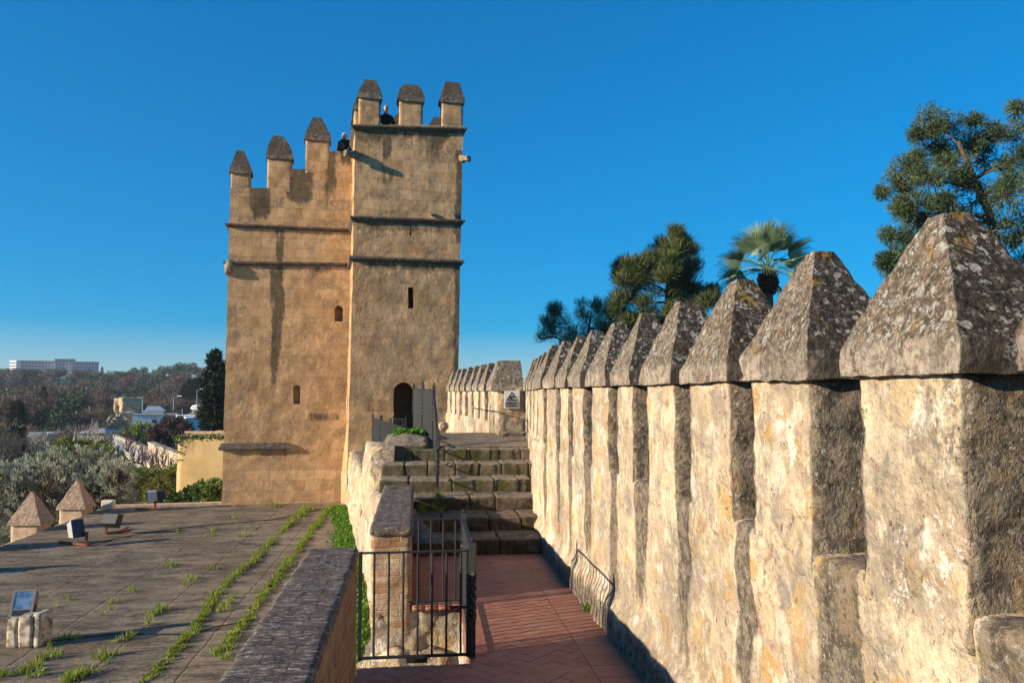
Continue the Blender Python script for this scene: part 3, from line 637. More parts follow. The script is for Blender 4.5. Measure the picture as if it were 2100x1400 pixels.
# ---------------------------------------------------------------- tower (own frame: u along the front, v into depth)
TO=at(724,805,26.0); TO.z=0
TU=Vector((math.cos(TB),math.sin(TB),0)); TV=Vector((-math.sin(TB),math.cos(TB),0))
frT=lambda u,v,z: TO+TU*u+TV*v+Vector((0,0,z))
def onT(px,py,v=0.):
    r=ray(px,py); o=TO+TV*v; t=o.dot(TV)/r.dot(TV); p=r*t-TO; return (p.dot(TU),p.z)
VM=2.0
tower=thing('castle_tower','square tan ashlar tower with stair turret and stepped merlons','tower',tuple(frT(-.5,2,ZT)))
def streak(u,z,u0,u1,ztop,zbot,k=1.):
    c=(u0+u1)/2+.10*mnoise.noise(Vector((z*.6,u0*3,1.))); h=(u1-u0)/2
    return k*(1-sm(h*.55,h*1.35,abs(u-c)))*sm(zbot,zbot+(ztop-zbot)*.55,z)*(1-sm(ztop,ztop+.12,z))
def face(name,poly,holes,v,step,depths,stains,seed,amp=.014,parent=tower,closeback=None,erode=None):
    pts,ff,outer,hl=panel(poly,holes,step,seed); mb=MB(); P=[]
    for (u,z) in pts:
        w=frT(u,v,z); w=w+nv(w,2.2,3)*amp+nv(w,.5,1)*amp*.8; P.append(w)
    mb.add(P,ff); sv=[min(1,sum(streak(u,z,*s) for s in stains)) for u,z in pts]; er=[erode(u,z) if erode else 0. for u,z in pts]
    for lp,d in zip(hl,depths):
        n=len(lp); A=[frT(u,v,z) for u,z in lp]; A=[w+nv(w,2.2,3)*amp+nv(w,.5,1)*amp*.8 for w in A]; cu_=sum(q[0] for q in lp)/n; cz_=sum(q[1] for q in lp)/n; B=[frT(cu_+(u-cu_)*1.7,v+d,cz_+(z-cz_)*1.15) for u,z in lp]
        mb.add(A+B,[(i,(i+1)%n,n+(i+1)%n,n+i) for i in range(n)]+[tuple(n+i for i in range(n))]); sv+=[0.]*n+[.3]*n; er+=[0.]*2*n
    if closeback:
        n=len(outer); A=[frT(u,v,z) for u,z in outer]; A=[w+nv(w,2.2,3)*amp+nv(w,.5,1)*amp*.8 for w in A]; B=[frT(u,v+closeback,z) for u,z in outer]
        mb.add(A+B,[(i,(i+1)%n,n+(i+1)%n,n+i) for i in range(n)]+[tuple(n+i for i in range(n))]); sv+=[.25]*2*n; er+=[0.]*2*n
    return mb.build(name,TOW,parent,False,{'stain':sv,'erode':er})
def pxpoly(pts,v): return [onT(x,y,v) for x,y in pts]
def arch(x0,x1,ytop,ybot,v,n=12):
    r=(x1-x0)/2; cx=(x0+x1)/2; cy=ytop+r*1.02
    return pxpoly([(x0,ybot),(x1,ybot)]+[(cx+r*math.cos(math.pi*i/n),cy-r*1.02*math.sin(math.pi*i/n)) for i in range(n+1)],v)
# ---- main front
mp=pxpoly([(454,1062),(718,1062),(724,420),(725,311),(676,310),(671,347),(598,347),(594,386),(512,385),(472,386),(464,700)],VM)
mh=[arch(686,703,627,659,VM,10),arch(601,615,789,828,VM,8)]
ms=[]
def S(L,x0,x1,y0,y1,v,k=1.):
    a=onT(x0,y0,v);b=onT(x1,y1,v); L.append((a[0],b[0],a[1],min(b[1],a[1]-.32),k))
S(ms,568,579,466,760,VM,1.5); S(ms,556,570,560,890,VM,1.15); S(ms,513,550,386,470,VM,1.6); S(ms,584,640,347,440,VM,1.4); S(ms,664,690,310,450,VM,1.0); S(ms,697,722,311,360,VM,1.1)
S(ms,468,718,541,550,VM,.55); S(ms,468,718,466,471,VM,.5); S(ms,480,520,386,440,VM,.5); S(ms,583,588,922,975,VM,.9); S(ms,455,590,921,930,VM,.5)
S(ms,633,703,850,868,VM,.8); S(ms,470,560,640,700,VM,.25)  # first band paints the shadow of an eroded recess into the stain mask
def er_main(u,z):
    L=[(onT(a,b,VM)) for a,b in ((520,721),(550,700),(603,680),(720,658))]
    t=next((q[1] for q in L if u<q[0]),L[-1][1])
    zt=onT(600,925,VM)[1]
    if z<zt: return .25+.3*(mnoise.noise(Vector((u*.9,z*.9,2)))>.1)
    return sm(t+.06,t-.06,z) if False else (1. if z<t else 0.)
face('main_wall',mp,mh,VM,.085,[1.2,.30],ms,3,.013,closeback=.5,erode=er_main)
uL,_=onT(464,700,VM); uR=2.9
mb=MB(); mb.box((uL+.05,VM+.45,ZG),(uR,8.,7.0),fr=frT); mb.build('main_core',TOW,tower)
# ---- turret front, flank, back
tp=pxpoly([(712,960),(937,960),(938,850),(944,540),(950,258),(728,256),(724,520),(716,830)],0)
th=[arch(807.5,848,784,925,0,14),pxpoly([(836.5,632),(847.5,632),(847.5,589),(836.5,589)],0),pxpoly([(841.6,476),(841.6,462),(843.4,462),(843.4,476),(845.2,481),(842.5,484.5),(840,481)],0)]
ts=[]
S(ts,788,806,262,350,0,1.4); S(ts,728,790,262,310,0,.8); S(ts,870,915,262,345,0,.9); S(ts,934,950,310,560,0,1.3); S(ts,930,946,545,900,0,1.1); S(ts,783,812,345,400,0,.7); S(ts,728,945,457,468,0,.75); S(ts,722,942,537,548,0,.75); S(ts,728,948,262,268,0,.7); S(ts,724,740,455,520,0,.5)
def er_tur(u,z):
    if z<onT(760,842)[1]: return .15
    if z<onT(760,538)[1]: return 1.
    if z<onT(760,452)[1]: return .55+.5*mnoise.noise(Vector((u*.8,z*.8,7)))
    return 0.
face('turret_wall',tp,th,0.,.085,[2.6,1.2,.9],ts,5,.015,erode=er_tur)
def edge(z,side):
    a=[q for q in tp]
    L=[(tp[0]),(tp[7]),(tp[6]),(tp[5])] if side<0 else [(tp[1]),(tp[2]),(tp[3]),(tp[4])]
    for (u0,z0),(u1,z1) in zip(L,L[1:]):
        if z0<=z<=z1: return u0+(u1-u0)*(z-z0)/(z1-z0)
    return L[-1][0] if z>L[-1][1] else L[0][0]
zt0=tp[0][1]; zt1=tp[5][1]; TD=3.6
def flank(name,side,v0,v1):
    mb=MB(); nz=90;nvv=26; P=[];sv=[]
    for i in range(nz+1):
        z=-4.6+(zt1+4.6)*i/nz
        for j in range(nvv+1):
            v=v0+(v1-v0)*j/nvv; u=edge(z,side)
            if side<0: u-=.13*sm(-1.0,-3.2,z)*sm(.0,1.,j/nvv*2)
            w=frT(u,v,z); w=w+nv(w,2.2,3)*.015+nv(w,.5,1)*.012; P.append(w); sv.append(.25*sm(.5,.9,mnoise.noise(w*.8)+.5))
    mb.add(P,[(i*(nvv+1)+j,i*(nvv+1)+j+1,(i+1)*(nvv+1)+j+1,(i+1)*(nvv+1)+j) for i in range(nz) for j in range(nvv)])
    return mb.build(name,TOW,tower,False,{'stain':sv})
flank('turret_flank',-1,0,TD); flank('turret_flank',1,0,TD)
mb=MB(); A=[(edge(-4.6,-1),TD,-4.6),(edge(-4.6,1),TD,-4.6),(edge(zt1,1),TD,zt1),(edge(zt1,-1),TD,zt1)]; mb.add([frT(*a) for a in A],[(0,1,2,3)])
zr=zt1-1.1; mb.add([frT(edge(zr,-1)+.02,.02,zr),frT(edge(zr,1)-.02,.02,zr),frT(edge(zr,1)-.02,TD-.01,zr),frT(edge(zr,-1)+.02,TD-.01,zr)],[(0,1,2,3)])
e0,e1=edge(zt1,-1),edge(zt1,1)
for p0,p1 in (((e0+.03,.03),(e1-.03,.40)),((e0+.03,TD-.40),(e1-.03,TD-.03)),((e0+.03,.41),(e0+.42,TD-.41)),((e1-.42,.41),(e1-.03,TD-.41))): mb.box((p0[0],p0[1],zr),(p1[0],p1[1],zt1+.005),fr=frT)
mb.build('turret_core',TOW,tower)
# ---- string courses
def course(name,path,prof,parent=tower,mat=COURSE,amp=.012,step=.12):
    """path: list of (u,v,outward normal blend) corner points; prof: list of (projection,z)"""
    mb=MB(); rings=[]
    for (a,b) in zip(path,path[1:]):
        L=math.hypot(b[0]-a[0],b[1]-a[1]); n=max(1,int(L/step))
        for i in range(n+(1 if b is path[-1] else 0)):
            t=i/n; rings.append([a[k]+(b[k]-a[k])*t for k in range(5)])
    vs=[]
    for (u,v,nu,nvv,dz) in rings:
        for (p,z) in prof:
            w=frT(u+nu*p,v+nvv*p,z+dz); w=w+nv(w,4,3)*amp; vs.append(w)
    m=len(prof); fs=[(i*m+j,i*m+(j+1)%m,(i+1)*m+(j+1)%m,(i+1)*m+j) for i in range(len(rings)-1) for j in range(m)]
    fs+=[tuple(range(m)),tuple((len(rings)-1)*m+j for j in range(m))]
    mb.add(vs,fs); return mb.build(name,mat,parent,False,{'stain':[0.]*len(vs)})
def cpath(ul,ur,vb,dl=0.,dr=0.): return [(ul,vb,-1,0,dl),(ul,0,-1,-1,dl),(ur,0,1,-1,dr),(ur,TD,1,0,dr)]
def wedge(z,h,p): return [(-.03,z),(p,z-.015),(p*1.02,z-.07),(p*.55,z-h*.6),(-.02,z-h)]
def torus(z,r,p):
    return [(-.03,z+r)]+[(p-r+r*math.cos(a),z+r*math.sin(a)) for a in [math.pi/2-math.pi*i/7 for i in range(8)]]+[(p-r-.02,z-r*1.1),(-.03,z-r*2.2)]
for (yl,yr,kind) in ((257,262,'w'),(443,451,'w'),(526,534,'t')):
    zl=onT(726,yl)[1]; zr_=onT(945,yr)[1]; zm=(zl+zr_)/2
    ul,ur=edge(zm,-1),edge(zm,1)
    pr=wedge(0,.22,.115) if kind=='w' else torus(-.05,.068,.125)
    course('string_course',cpath(ul,ur,VM if zm<8 else TD,zl,zr_),pr)
zs1=(onT(468,458,VM)[1],onT(716,469,VM)[1]); zs2=(onT(462,536,VM)[1],onT(714,540,VM)[1])
uLt=onT(468,460,VM)[0]
course('string_course',[(uLt,VM+3,-1,0,zs1[0]),(uLt,VM,-1,-1,zs1[0]),(edge(6,-1)-.12,VM,0,-1,zs1[1])],wedge(0,.16,.095))
course('string_course',[(uLt-.02,VM+3,-1,0,zs2[0]),(uLt-.02,VM,-1,-1,zs2[0]),(edge(5,-1)-.12,VM,0,-1,zs2[1])],torus(-.04,.06,.105))
# broken corner of the lower course, ledge near the foot
def tb(a,b,c,d,v0,v1,py0,py1): pass
c0=onT(459,533,VM);c1=onT(482,556,VM); mb=MB(); rockbox(mb,(c0[0]+.05,VM-.13,c1[1]-.12),(c1[0]-.08,VM+.1,c0[1]+.0),  .05,.05,6,.06,frT); mb.build('broken_corner_stone',GARG,tower,True)
z0=onT(455,908,VM)[1]; zb=onT(455,922,VM)[1]; a=onT(456,915,VM)[0]; b=onT(589,915,VM)[0]
course('foot_ledge',[(a,VM+2,-1,0,0),(a,VM,-1,-1,0),(b,VM,1,-1,0),(b+.01,VM+.05,0,0,0)],[(-.03,z0),(.06,z0-.03),(.125,zb+.05),(.12,zb),(-.02,zb-.03)])
# ---- merlons of the turret
def tmer(x0,x1,ycap0,ycap1,ytip,xt0,xt1,v0,v1,ybase,bul=0.,ov=.05):
    vf=v0
    ua,z1=onT(x0,ycap1,vf); ub,_=onT(x1,ycap1,vf); zb=onT((x0+x1)/2,ybase,vf)[1]; zt=onT((xt0+xt1)/2,ytip,(v0+v1)/2)[1]; zf=onT(x0,ycap0,vf)[1]
    ut0=onT(xt0,ytip,(v0+v1)/2)[0];ut1=onT(xt1,ytip,(v0+v1)/2)[0]
    c=(ua+ub)/2; fl=(ut1-ut0)/2/((ub-ua)/2+ov); sh=(ut0+ut1)/2-c
    merlon(tower,frT,ua,ub,v0,v1,zb,z1,zt,.07,.014,ov,max(.05,zf-z1),(fl,.25),(sh,0),(TOW,CAPT),lambda a:.25*(a[2]<.3),.02,.012,bul)
tmer(736.5,781,191,201,165.5,748,771,.02,.46,252); tmer(819,867.5,197,207,175,829,856,.02,.46,254,.45); tmer(906,950,201,210,170,913,941.5,.02,.46,257)
# merlons of the far and side parapets
zb0=zt1
def tmer2(u0,u1,v0,v1,zs,zt): merlon(tower,frT,u0,u1,v0,v1,zb0,zs,zt,.09,.014,.05,.12,(.35,.35),(0,0),(TOW,CAPT),None,.02,.012)
k=tp[5][0]; k2=tp[4][0]
hs=onT(760,199)[1]; ht=onT(760,166,.25)[1]
tmer2(k+.02,k+.44,1.35,2.05,hs-.02,ht-.02); tmer2(k+.02,k+.44,TD-.8,TD-.02,hs,ht)
tmer2((k+k2)/2-.4,(k+k2)/2+.35,TD-.46,TD-.02,hs,ht); tmer2(k2-.8,k2-.02,TD-.46,TD-.02,hs,ht); tmer2(k2-.44,k2-.02,1.5,2.2,hs-.02,ht-.03)
# merlons of the stepped main parapet
def mmer(x0,x1,yf,ys,yt,xt0,xt1,yb,bul=0.):
    ua,z1=onT(x0,ys,VM);ub,_=onT(x1,ys,VM);zb=onT(x0,yb,VM)[1];zt=onT((xt0+xt1)/2,yt,VM+.25)[1];zf=onT(x0,yf,VM)[1]
    u0=onT(xt0,yt,VM+.25)[0];u1=onT(xt1,yt,VM+.25)[0];c=(ua+ub)/2
    merlon(tower,frT,ua,ub,VM+.0,VM+.5,zb,z1,zt,.07,.014,.05,max(.05,zf-z1),((u1-u0)/2/((ub-ua)/2+.05),.25),((u0+u1)/2-c,0),(TOW,CAPT),lambda a:.3*(a[2]<.3),.02,.012,bul)
mmer(473,513.5,347,355,310,486,501,386); mmer(548.5,598.5,316,325,280,561,580,386,.3); mmer(627,676,277,287,243,642,660,347)
# ---- gargoyles
def gargoyle(corner,dirv,L,zc,parent):
    mb=MB(); d=Vector(dirv).normalized(); s=Vector((-d.y,d.x,0))
    fr=lambda a,b,c: corner+d*a+s*b+Vector((0,0,c))
    def post(p,q):
        a=p[0]/L; k=1-.35*sm(.2,.6,a)+.25*sm(.62,.8,a)*(1-sm(.85,1,a)); return Vector((p[0],p[1]*k,p[2]*k-.05*a))
    rockbox(mb,(-.1,-.11,zc-.12),(L,.12,zc+.12),.03,.025,7,.05,fr,post=lambda p,q:Vector((post((p[0],p[1],p[2]-zc),q)))+Vector((0,0,zc)))
    return mb.build('gargoyle',GARG,parent,True)
zg=onT(733,318)[1]; gargoyle(frT(edge(zg,-1),0,0),TU*-.9-TV*.8,.44,zg,tower); zg2=onT(945,325)[1]; gargoyle(frT(edge(zg2,1)-.03,0.05,0),TU*.75-TV*.9,.36,zg2,tower)
# ---- flank wall under the landing, low parapet, slab
FB=(at(765,1240,14.1)).to_2d(); 
def ledge(y): return -.74-(y-14.1)*.1135
fl=thing('retaining_wall','bright rough rubble wall rising from the weedy terrace edge to the landing','wall',(-1.2,18,ZT))
mb=MB(); ny=170;nz=44; P=[];sv=[]
frL=lambda u,v,z:(ledge(u)+v,u,z)
def ftop(y): return -1.86+.86*(sm(14.9,15.5,y)-sm(16.9,17.7,y+.3*mnoise.noise(Vector((y*2,1,1)))))+.14*(1-sm(14,15,y))
for i in range(ny+1):
    y=9.3+(27.2-9.3)*i/ny; zt=ftop(y)
    for j in range(nz+1):
        z=-4.3+(zt+4.3)*j/nz; v=.10*sm(.6,1,j/nz)*.6
        w=Vector(frL(y,v,z)); w=w+nv(w,2.6,4)*.07; P.append(w); sv.append(.35*sm(.9,1.,j/nz))
for i in range(ny+1):   # back edge of the top
    y=9.3+(27.2-9.3)*i/ny; w=Vector(frL(y,.5,ftop(y)+.02)); P.append(w+nv(w,2.6,4)*.04); sv.append(.9)
fs=[(i*(nz+1)+j,(i+1)*(nz+1)+j,(i+1)*(nz+1)+j+1,i*(nz+1)+j+1) for i in range(ny) for j in range(nz)]
b=(ny+1)*(nz+1); fs+=[(i*(nz+1)+nz,(i+1)*(nz+1)+nz,b+i+1,b+i) for i in range(ny)]
mb.add(P,fs); mb.build('rubble_face',RUB,fl,True,{'stain':sv})
mb=MB(); rockbox(mb,(16.2,.12,-2.3),(26,.52,-1.83),.06,.035,3,.06,frL); mb.build('worn_coping',STEP,fl,True)
mb=MB(); rockbox(mb,(17.65,.53,-2.3),(26.1,1.35,-1.68),.12,.006,3,.02,frL); o=mb.build('side_stair_slab',plain('brick_slab',(.36,.24,.16),.9,var=.25,sc=9),smooth=True); tag(o,'pale terracotta slab under the railing at the foot of the turret','slab')
# rounded white stone by the door wall
mb=MB(); p=at(908,874,17.5); mb.ball(p,.118,14,10,0,(1.05,1,.95),.12); o=mb.build('rounded_stone',PALE,smooth=True); tag(o,'rounded pale stone on the landing beside the tower door','stone')
# ---------------------------------------------------------------- roof terrace
def tline(x): # tower front line
    a=frT(0,VM,0); return a.y+(x-a.x)*math.tan(TB)
mb=MB(); XL=onZ(210,1042,ZT).x; XR=.3; nx=150; P=[];Y0=-8.
def rx(y): return -.60 if y<9.2 else ledge(y)+.15
ny=420
for j in range(ny+1):
    for i in range(nx+1):
        t=i/nx; 
        yb=Y0+(27.0-Y0)*j/ny
        xr=rx(yb); x=XL+(xr-XL)*t
        y=Y0+(tline(x)+.12-Y0)*j/ny
        z=ZT+.016*mnoise.fractal(Vector((x*.9,y*3.4,.7)),1.,2.1,4)+.02*mnoise.noise(Vector((x*.3,y*.3,2)))
        P.append((x,y,z))
mb.add(P,[(j*(nx+1)+i,j*(nx+1)+i+1,(j+1)*(nx+1)+i+1,(j+1)*(nx+1)+i) for j in range(ny) for i in range(nx)])
o=mb.build('terrace',PAV,smooth=True); tag(o,'weathered brown paved roof terrace with grassy joints','terrace',kind='structure')
tw_=thing('terrace_wall','plain tan wall carrying the edge of the roof terrace','wall',(XL,10,ZG))
mb=MB(); rockbox(mb,(XL-.10,-8,ZG),(XL+.01,tline(XL)+.1,ZT-.02),.25,.015,1.5,.03); mb.build('masonry',CONC,tw_,True)
xr_=frT(uL,VM,0).x; ya,yb_=tline(XL)+.1,tline(xr_)+.1; mb=MB()
q=[(XL,ya),(xr_,yb_),(xr_,yb_+.3),(XL,ya+.3)]; mb.add([(x,y,ZG) for x,y in q]+[(x,y,ZT+.07) for x,y in q],[(3,2,1,0),(4,5,6,7),(0,1,5,4),(1,2,6,5),(2,3,7,6),(3,0,4,7)])
mb.build('end_curb',PALE,tw_)
# outer wall with pyramid merlons beyond the terrace
ow=thing('battlement_wall','smooth pale low wall with steep pyramid caps beyond the terrace edge','wall',(-11,20,ZG),group='crenellated walls of the castle walk')
A=at(64,1070,22.0);Bp=at(156,1064,24.9); e3=(Bp-A); e3.z=0; sp=e3.length; e3.normalize(); n3=Vector((e3.y,-e3.x,0)); A0=Vector((A.x,A.y,0))
frO=lambda u,v,z: A0+e3*u+n3*v+Vector((0,0,z))
zsO=onZ(64,1073,A.z).z
for k in (-2,-1,0,1): merlon(ow,frO,k*sp-.36,k*sp+.36,-.36,.36,-6,zsO-.02,at(64,1008,22.0).z,.08,.012,.07,.05,(.06,.06),(0,0),(PALE,PALEC),None,.03,.02)
mb=MB(); rockbox(mb,(-3*sp,-.42,ZG),(1.3*sp,.42,-5.1),.25,.02,1.5,.03,frO); mb.build('wall_body',PALE,ow,True)
# ---------------------------------------------------------------- iron railings
def post(name,base,top,w,parent,twist=True,ball=True):
    mb=MB(); a=Vector(base);b=Vector(top); n=40; P=[]
    for i in range(n+1):
        t=i/n; p=a.lerp(b,t); ang=.0
        if twist: ang=2*math.pi*2.2*sm(0.,1.,max(0,min(1,(t-.30)/.46)))
        ang+=PSI*0
        for k in range(4):
            q=ang+math.pi/4+k*math.pi/2; P.append(p+Vector((math.cos(q),math.sin(q),0))*w*.7071)
    mb.add(P,[(i*4+k,i*4+(k+1)%4,(i+1)*4+(k+1)%4,(i+1)*4+k) for i in range(n) for k in range(4)]+[(3,2,1,0),(n*4,n*4+1,n*4+2,n*4+3)])
    if ball: mb.ball(b+Vector((0,0,w*.45)),w*.42,8,6)
    return mb.build(name,IRON,parent)
def rail(name,a,b,parent,w=.035,h=.012):
    mb=MB(); mb.bar(a,b,w,h); return mb.build(name,IRON,parent)
def bars(a0,b0,a1,b1,n,parent,r=.007,t0=0.,t1=1.):
    for i in range(n):
        t=t0+(t1-t0)*(i+.5)/n; mb=MB(); mb.tube([Vector(a0).lerp(Vector(b0),t),Vector(a1).lerp(Vector(b1),t)],r,6); mb.build('bar',IRON,parent)
V=Vector
# gate across the stair well
gB0=onZ(738,1352,ZF); gB1=onZ(960,1352,ZF); yg=(gB0.y+gB1.y)/2; xa=gB0.x; xb=.475
gate=thing('iron_gate','dark barred iron gate with a latch closing the stair well','gate',(0,yg,ZF),group='black iron railings')
zt=-1.40; zb=ZF+.03
for x in (xa,xb): 
    mb=MB(); mb.bar((x,yg,zb-.02),(x,yg,zt+.01),.03); mb.build('stile',IRON,gate)
rail('top_rail',(xa,yg,zt),(xb,yg,zt),gate,.035,.014); rail('bottom_rail',(xa,yg,zb),(xb,yg,zb),gate,.03,.02)
bars((xa,yg,zb),(xb,yg,zb),(xa,yg,zt),(xb,yg,zt),7,gate,.0115,0.06,1.0)
mb=MB(); zl=onY(930,1243,yg).z; x0=onY(925,1243,yg).x; mb.bar((x0,yg-.03,zl),(xb+.06,yg-.03,zl),.018,.022); mb.ball((x0+.01,yg-.03,zl),.02,8,6); mb.build('latch_bolt',IRON,gate)
mb=MB(); mb.bar((-.06,yg-.02,ZF-.0),(.12,yg-.02,ZF-.0),.05,.03); mb.build('threshold_plate',IRON,gate)
# side and rear railing round the well
sd=thing('iron_railing','grey iron side railing with twisted end posts along the stair well','railing',(.5,8,ZF),group='black iron railings')
pA=(.515,yg,ZF); pB=(.54,9.04,ZF)
post('post',pA,(pA[0],pA[1],-1.33),.055,sd); post('post',pB,(pB[0],pB[1],-1.33),.05,sd)
rail('top_rail',(pA[0],pA[1],-1.40),(pB[0],pB[1],-1.40),sd,.04,.014); rail('bottom_rail',(pA[0],pA[1],ZF+.06),(pB[0],pB[1],ZF+.06),sd,.03,.014)
bars((pA[0],pA[1],ZF+.06),(pB[0],pB[1],ZF+.06),(pA[0],pA[1],-1.4),(pB[0],pB[1],-1.4),15,sd,.0115)
rr=thing('iron_railing','thin iron railing between brick pier and side railing behind the stair well','railing',(.2,9.04,ZF),group='black iron railings')
yr=9.045; rail('top_rail',(-.05,yr,-1.395),(.52,yr,-1.395),rr,.035,.014); rail('bottom_rail',(-.05,yr,ZF+.045),(.52,yr,ZF+.045),rr,.03,.014)
bars((-.02,yr,ZF+.045),(.52,yr,ZF+.045),(-.02,yr,-1.395),(.52,yr,-1.395),4,rr,.011)
# stair railing climbing to the landing
sr=thing('iron_railing','tall dark iron railing with twisted posts rising beside the mossy steps','railing',(.3,15,-1.2),group='black iron railings')
n0=at(897,1016,13.3); n1=V((n0.x,n0.y,at(897,882,13.3).z))
f0=at(889,918,15.8); f0.z=-1.02; f1=V((f0.x,f0.y,at(889,789,15.8).z))
post('post',n0,n1,.05,sr); post('post',f0,f1,.05,sr)
tn=n1-V((0,0,.06)); tf=f1-V((0,0,.09)); rail('top_rail',tn,tf,sr,.04,.014); bn=n0+V((0,0,.15)); bf=f0+V((0,0,.1)); rail('bottom_rail',bn,bf,sr,.03,.014)
bars(bn,bf,tn,tf,20,sr,.009)
m0=at(867,893,17.4); m0.z=-.92; m1=V((m0.x,m0.y,at(867,787,17.4).z)); g0=at(848,884,19.6); g0.z=-.90; g1=V((g0.x,g0.y,at(848,788,19.6).z))
post('post',m0,m1,.05,sr); post('post',g0,g1,.05,sr)
zt=tf.z
tt=[V((p.x,p.y,z)) for p,z in ((f0,tf.z),(m0,at(867,798,17.4).z),(g0,at(848,797,19.6).z))]; bb=[V((p.x,p.y,z)) for p,z in ((f0,-.93),(m0,-.86),(g0,-.84))]
for i in (0,1):
    rail('top_rail',tt[i],tt[i+1],sr,.04,.014); rail('bottom_rail',bb[i],bb[i+1],sr,.03,.014); bars(bb[i],bb[i+1],tt[i],tt[i+1],22,sr,.0105)
# railing on the terracotta slab by the turret
lr=thing('iron_railing','low dark iron railing on the slab at the foot of the turret','railing',(-.8,21,-1.66),group='black iron railings')
a0=at(764,913,25.2);a0.z=-1.66; a1=V((a0.x,a0.y,-.78)); b0=at(826,930,18.2); b0.z=-1.66; b1=V((b0.x,b0.y,-.78)); 
for t in (0,.33,.66,1):
    p=a0.lerp(b0,t); post('post',p,p+V((0,0,.98)),.05,lr,t<.9)
rail('top_rail',a1,b1,lr,.04,.014); rail('bottom_rail',a0+V((0,0,.06)),b0+V((0,0,.06)),lr,.03,.014); bars(a0+V((0,0,.06)),b0+V((0,0,.06)),a1,b1,62,lr,.0105)
dr=thing('iron_railing','short iron railing before the dark arched tower door','railing',(-.6,24,-1.3),group='black iron railings')
a0=at(783,900,25.0);a0.z=-1.4;b0=at(832,900,24.4);b0.z=-1.4
for t in (0,.5,1):
    p=a0.lerp(b0,t); post('post',p,V((p.x,p.y,-.72)),.045,dr,False)
rail('top_rail',V((a0.x,a0.y,-.80)),V((b0.x,b0.y,-.80)),dr); bars(a0,b0,V((a0.x,a0.y,-.80)),V((b0.x,b0.y,-.80)),9,dr,.008)
# ---------------------------------------------------------------- floodlights on the terrace
def tz(px,py): return onZ(px,py,ZT+.01)
def orient(c,fwd,upv=(0,0,1)):
    f=V(fwd).normalized(); r=f.cross(V(upv)).normalized(); u=r.cross(f)
    return lambda x,y,z: c+r*x+f*y+u*z
def flood(label,c,fwd,w,h,d,mats,fins=True,up=(0,0,1),gl=None,bz=None):
    t=thing('floodlight',label,'floodlight',tuple(c),group='floodlights on the terrace'); fr=orient(c,fwd,up)
    mb=MB(); 
    b=[(-w/2,-d,-h/2*.72),(w/2,-d,-h/2*.72),(w/2,-d,h/2*.8),(-w/2,-d,h/2*.8),(-w/2,0,-h/2),(w/2,0,-h/2),(w/2,0,h/2),(-w/2,0,h/2)]
    mb.add([fr(*p) for p in b],[(3,2,1,0),(4,5,6,7),(0,1,5,4),(1,2,6,5),(2,3,7,6),(3,0,4,7)]); o=mb.build('housing',mats[0],t)
    bv=o.modifiers.new('b','BEVEL'); bv.width=.012; bv.segments=2
    mb=MB(); e=.035; lo=-h/2+.11 if fins else -h/2+e
    for p0,p1 in (((-w/2,0,h/2-e),(w/2,.018,h/2)),((-w/2,0,-h/2),(w/2,.018,lo)),((-w/2,0.001,lo),(-w/2+e,.017,h/2-e)),((w/2-e,0.001,lo),(w/2,.017,h/2-e))): mb.box(p0,p1,fr=fr)
    mb.build('bezel',bz or mats[0],t)
    mb=MB(); mb.box((-w/2+e,0.002,lo),(w/2-e,.008,h/2-e),fr=fr); mb.build('glass',gl or GLASS,t)
    if fins:
        mb=MB()
        for i in range(8):
            x=-w/2+.05+(w-.1)*i/7; mb.box((x-.006,.018,-h/2+.015),(x+.006,.024,lo-.012),fr=fr)
        mb.build('vent_slots',DARKH,t)
    return t,fr
def lbracket(t,foot,c,arm,mat=RUST,w=.055,side=None):
    f=V(foot); mb=MB(); mb.bar(f,V((f.x,f.y,c.z)),w,.05); mb.build('bracket',mat,t)
    mb=MB(); mb.bar(f+V((0,0,.03)),V(arm)+V((0,0,.03)),.06,.05); mb.build('bracket_foot',mat,t)
# the one on the concrete block
cb=tz(46,1326); blkn=thing('concrete_block','stained pale concrete block carrying the tilted floodlight on the terrace','block',tuple(cb))
s_=cb.length/F*1.0
e=RT.copy(); e.z=0; e.normalize(); f2=V((FW.x,FW.y,0)).normalized(); frK=lambda x,y,z: cb+e*x+f2*y+V((0,0,z))
mb=MB(); rockbox(mb,(-.25,0,-.02),(-.095,.34,.40),.04,.012,5,.02,frK); rockbox(mb,(-.075,0,-.02),(.125,.34,.45),.04,.012,5,.02,frK); rockbox(mb,(.127,.02,-.02),(.235,.36,.47),.04,.012,5,.02,frK); mb.build('block_body',CONC,blkn,True)
c=at(47,1236,12.05); t,fr=flood('bronze floodlight with blue glass on the concrete block',c,(-FW.x*.9+.15,-FW.y*.9,.42),.32,.40,.13,(BRONZE,))
mb=MB(); 
for sx in (-1,1): mb.bar(fr(sx*.17,-.06,-.02),fr(sx*.17,-.05,-.27),.012,.03)
mb.bar(fr(-.17,-.05,-.27),fr(.17,-.05,-.27),.03,.012); mb.build('yoke',DARKH,t)
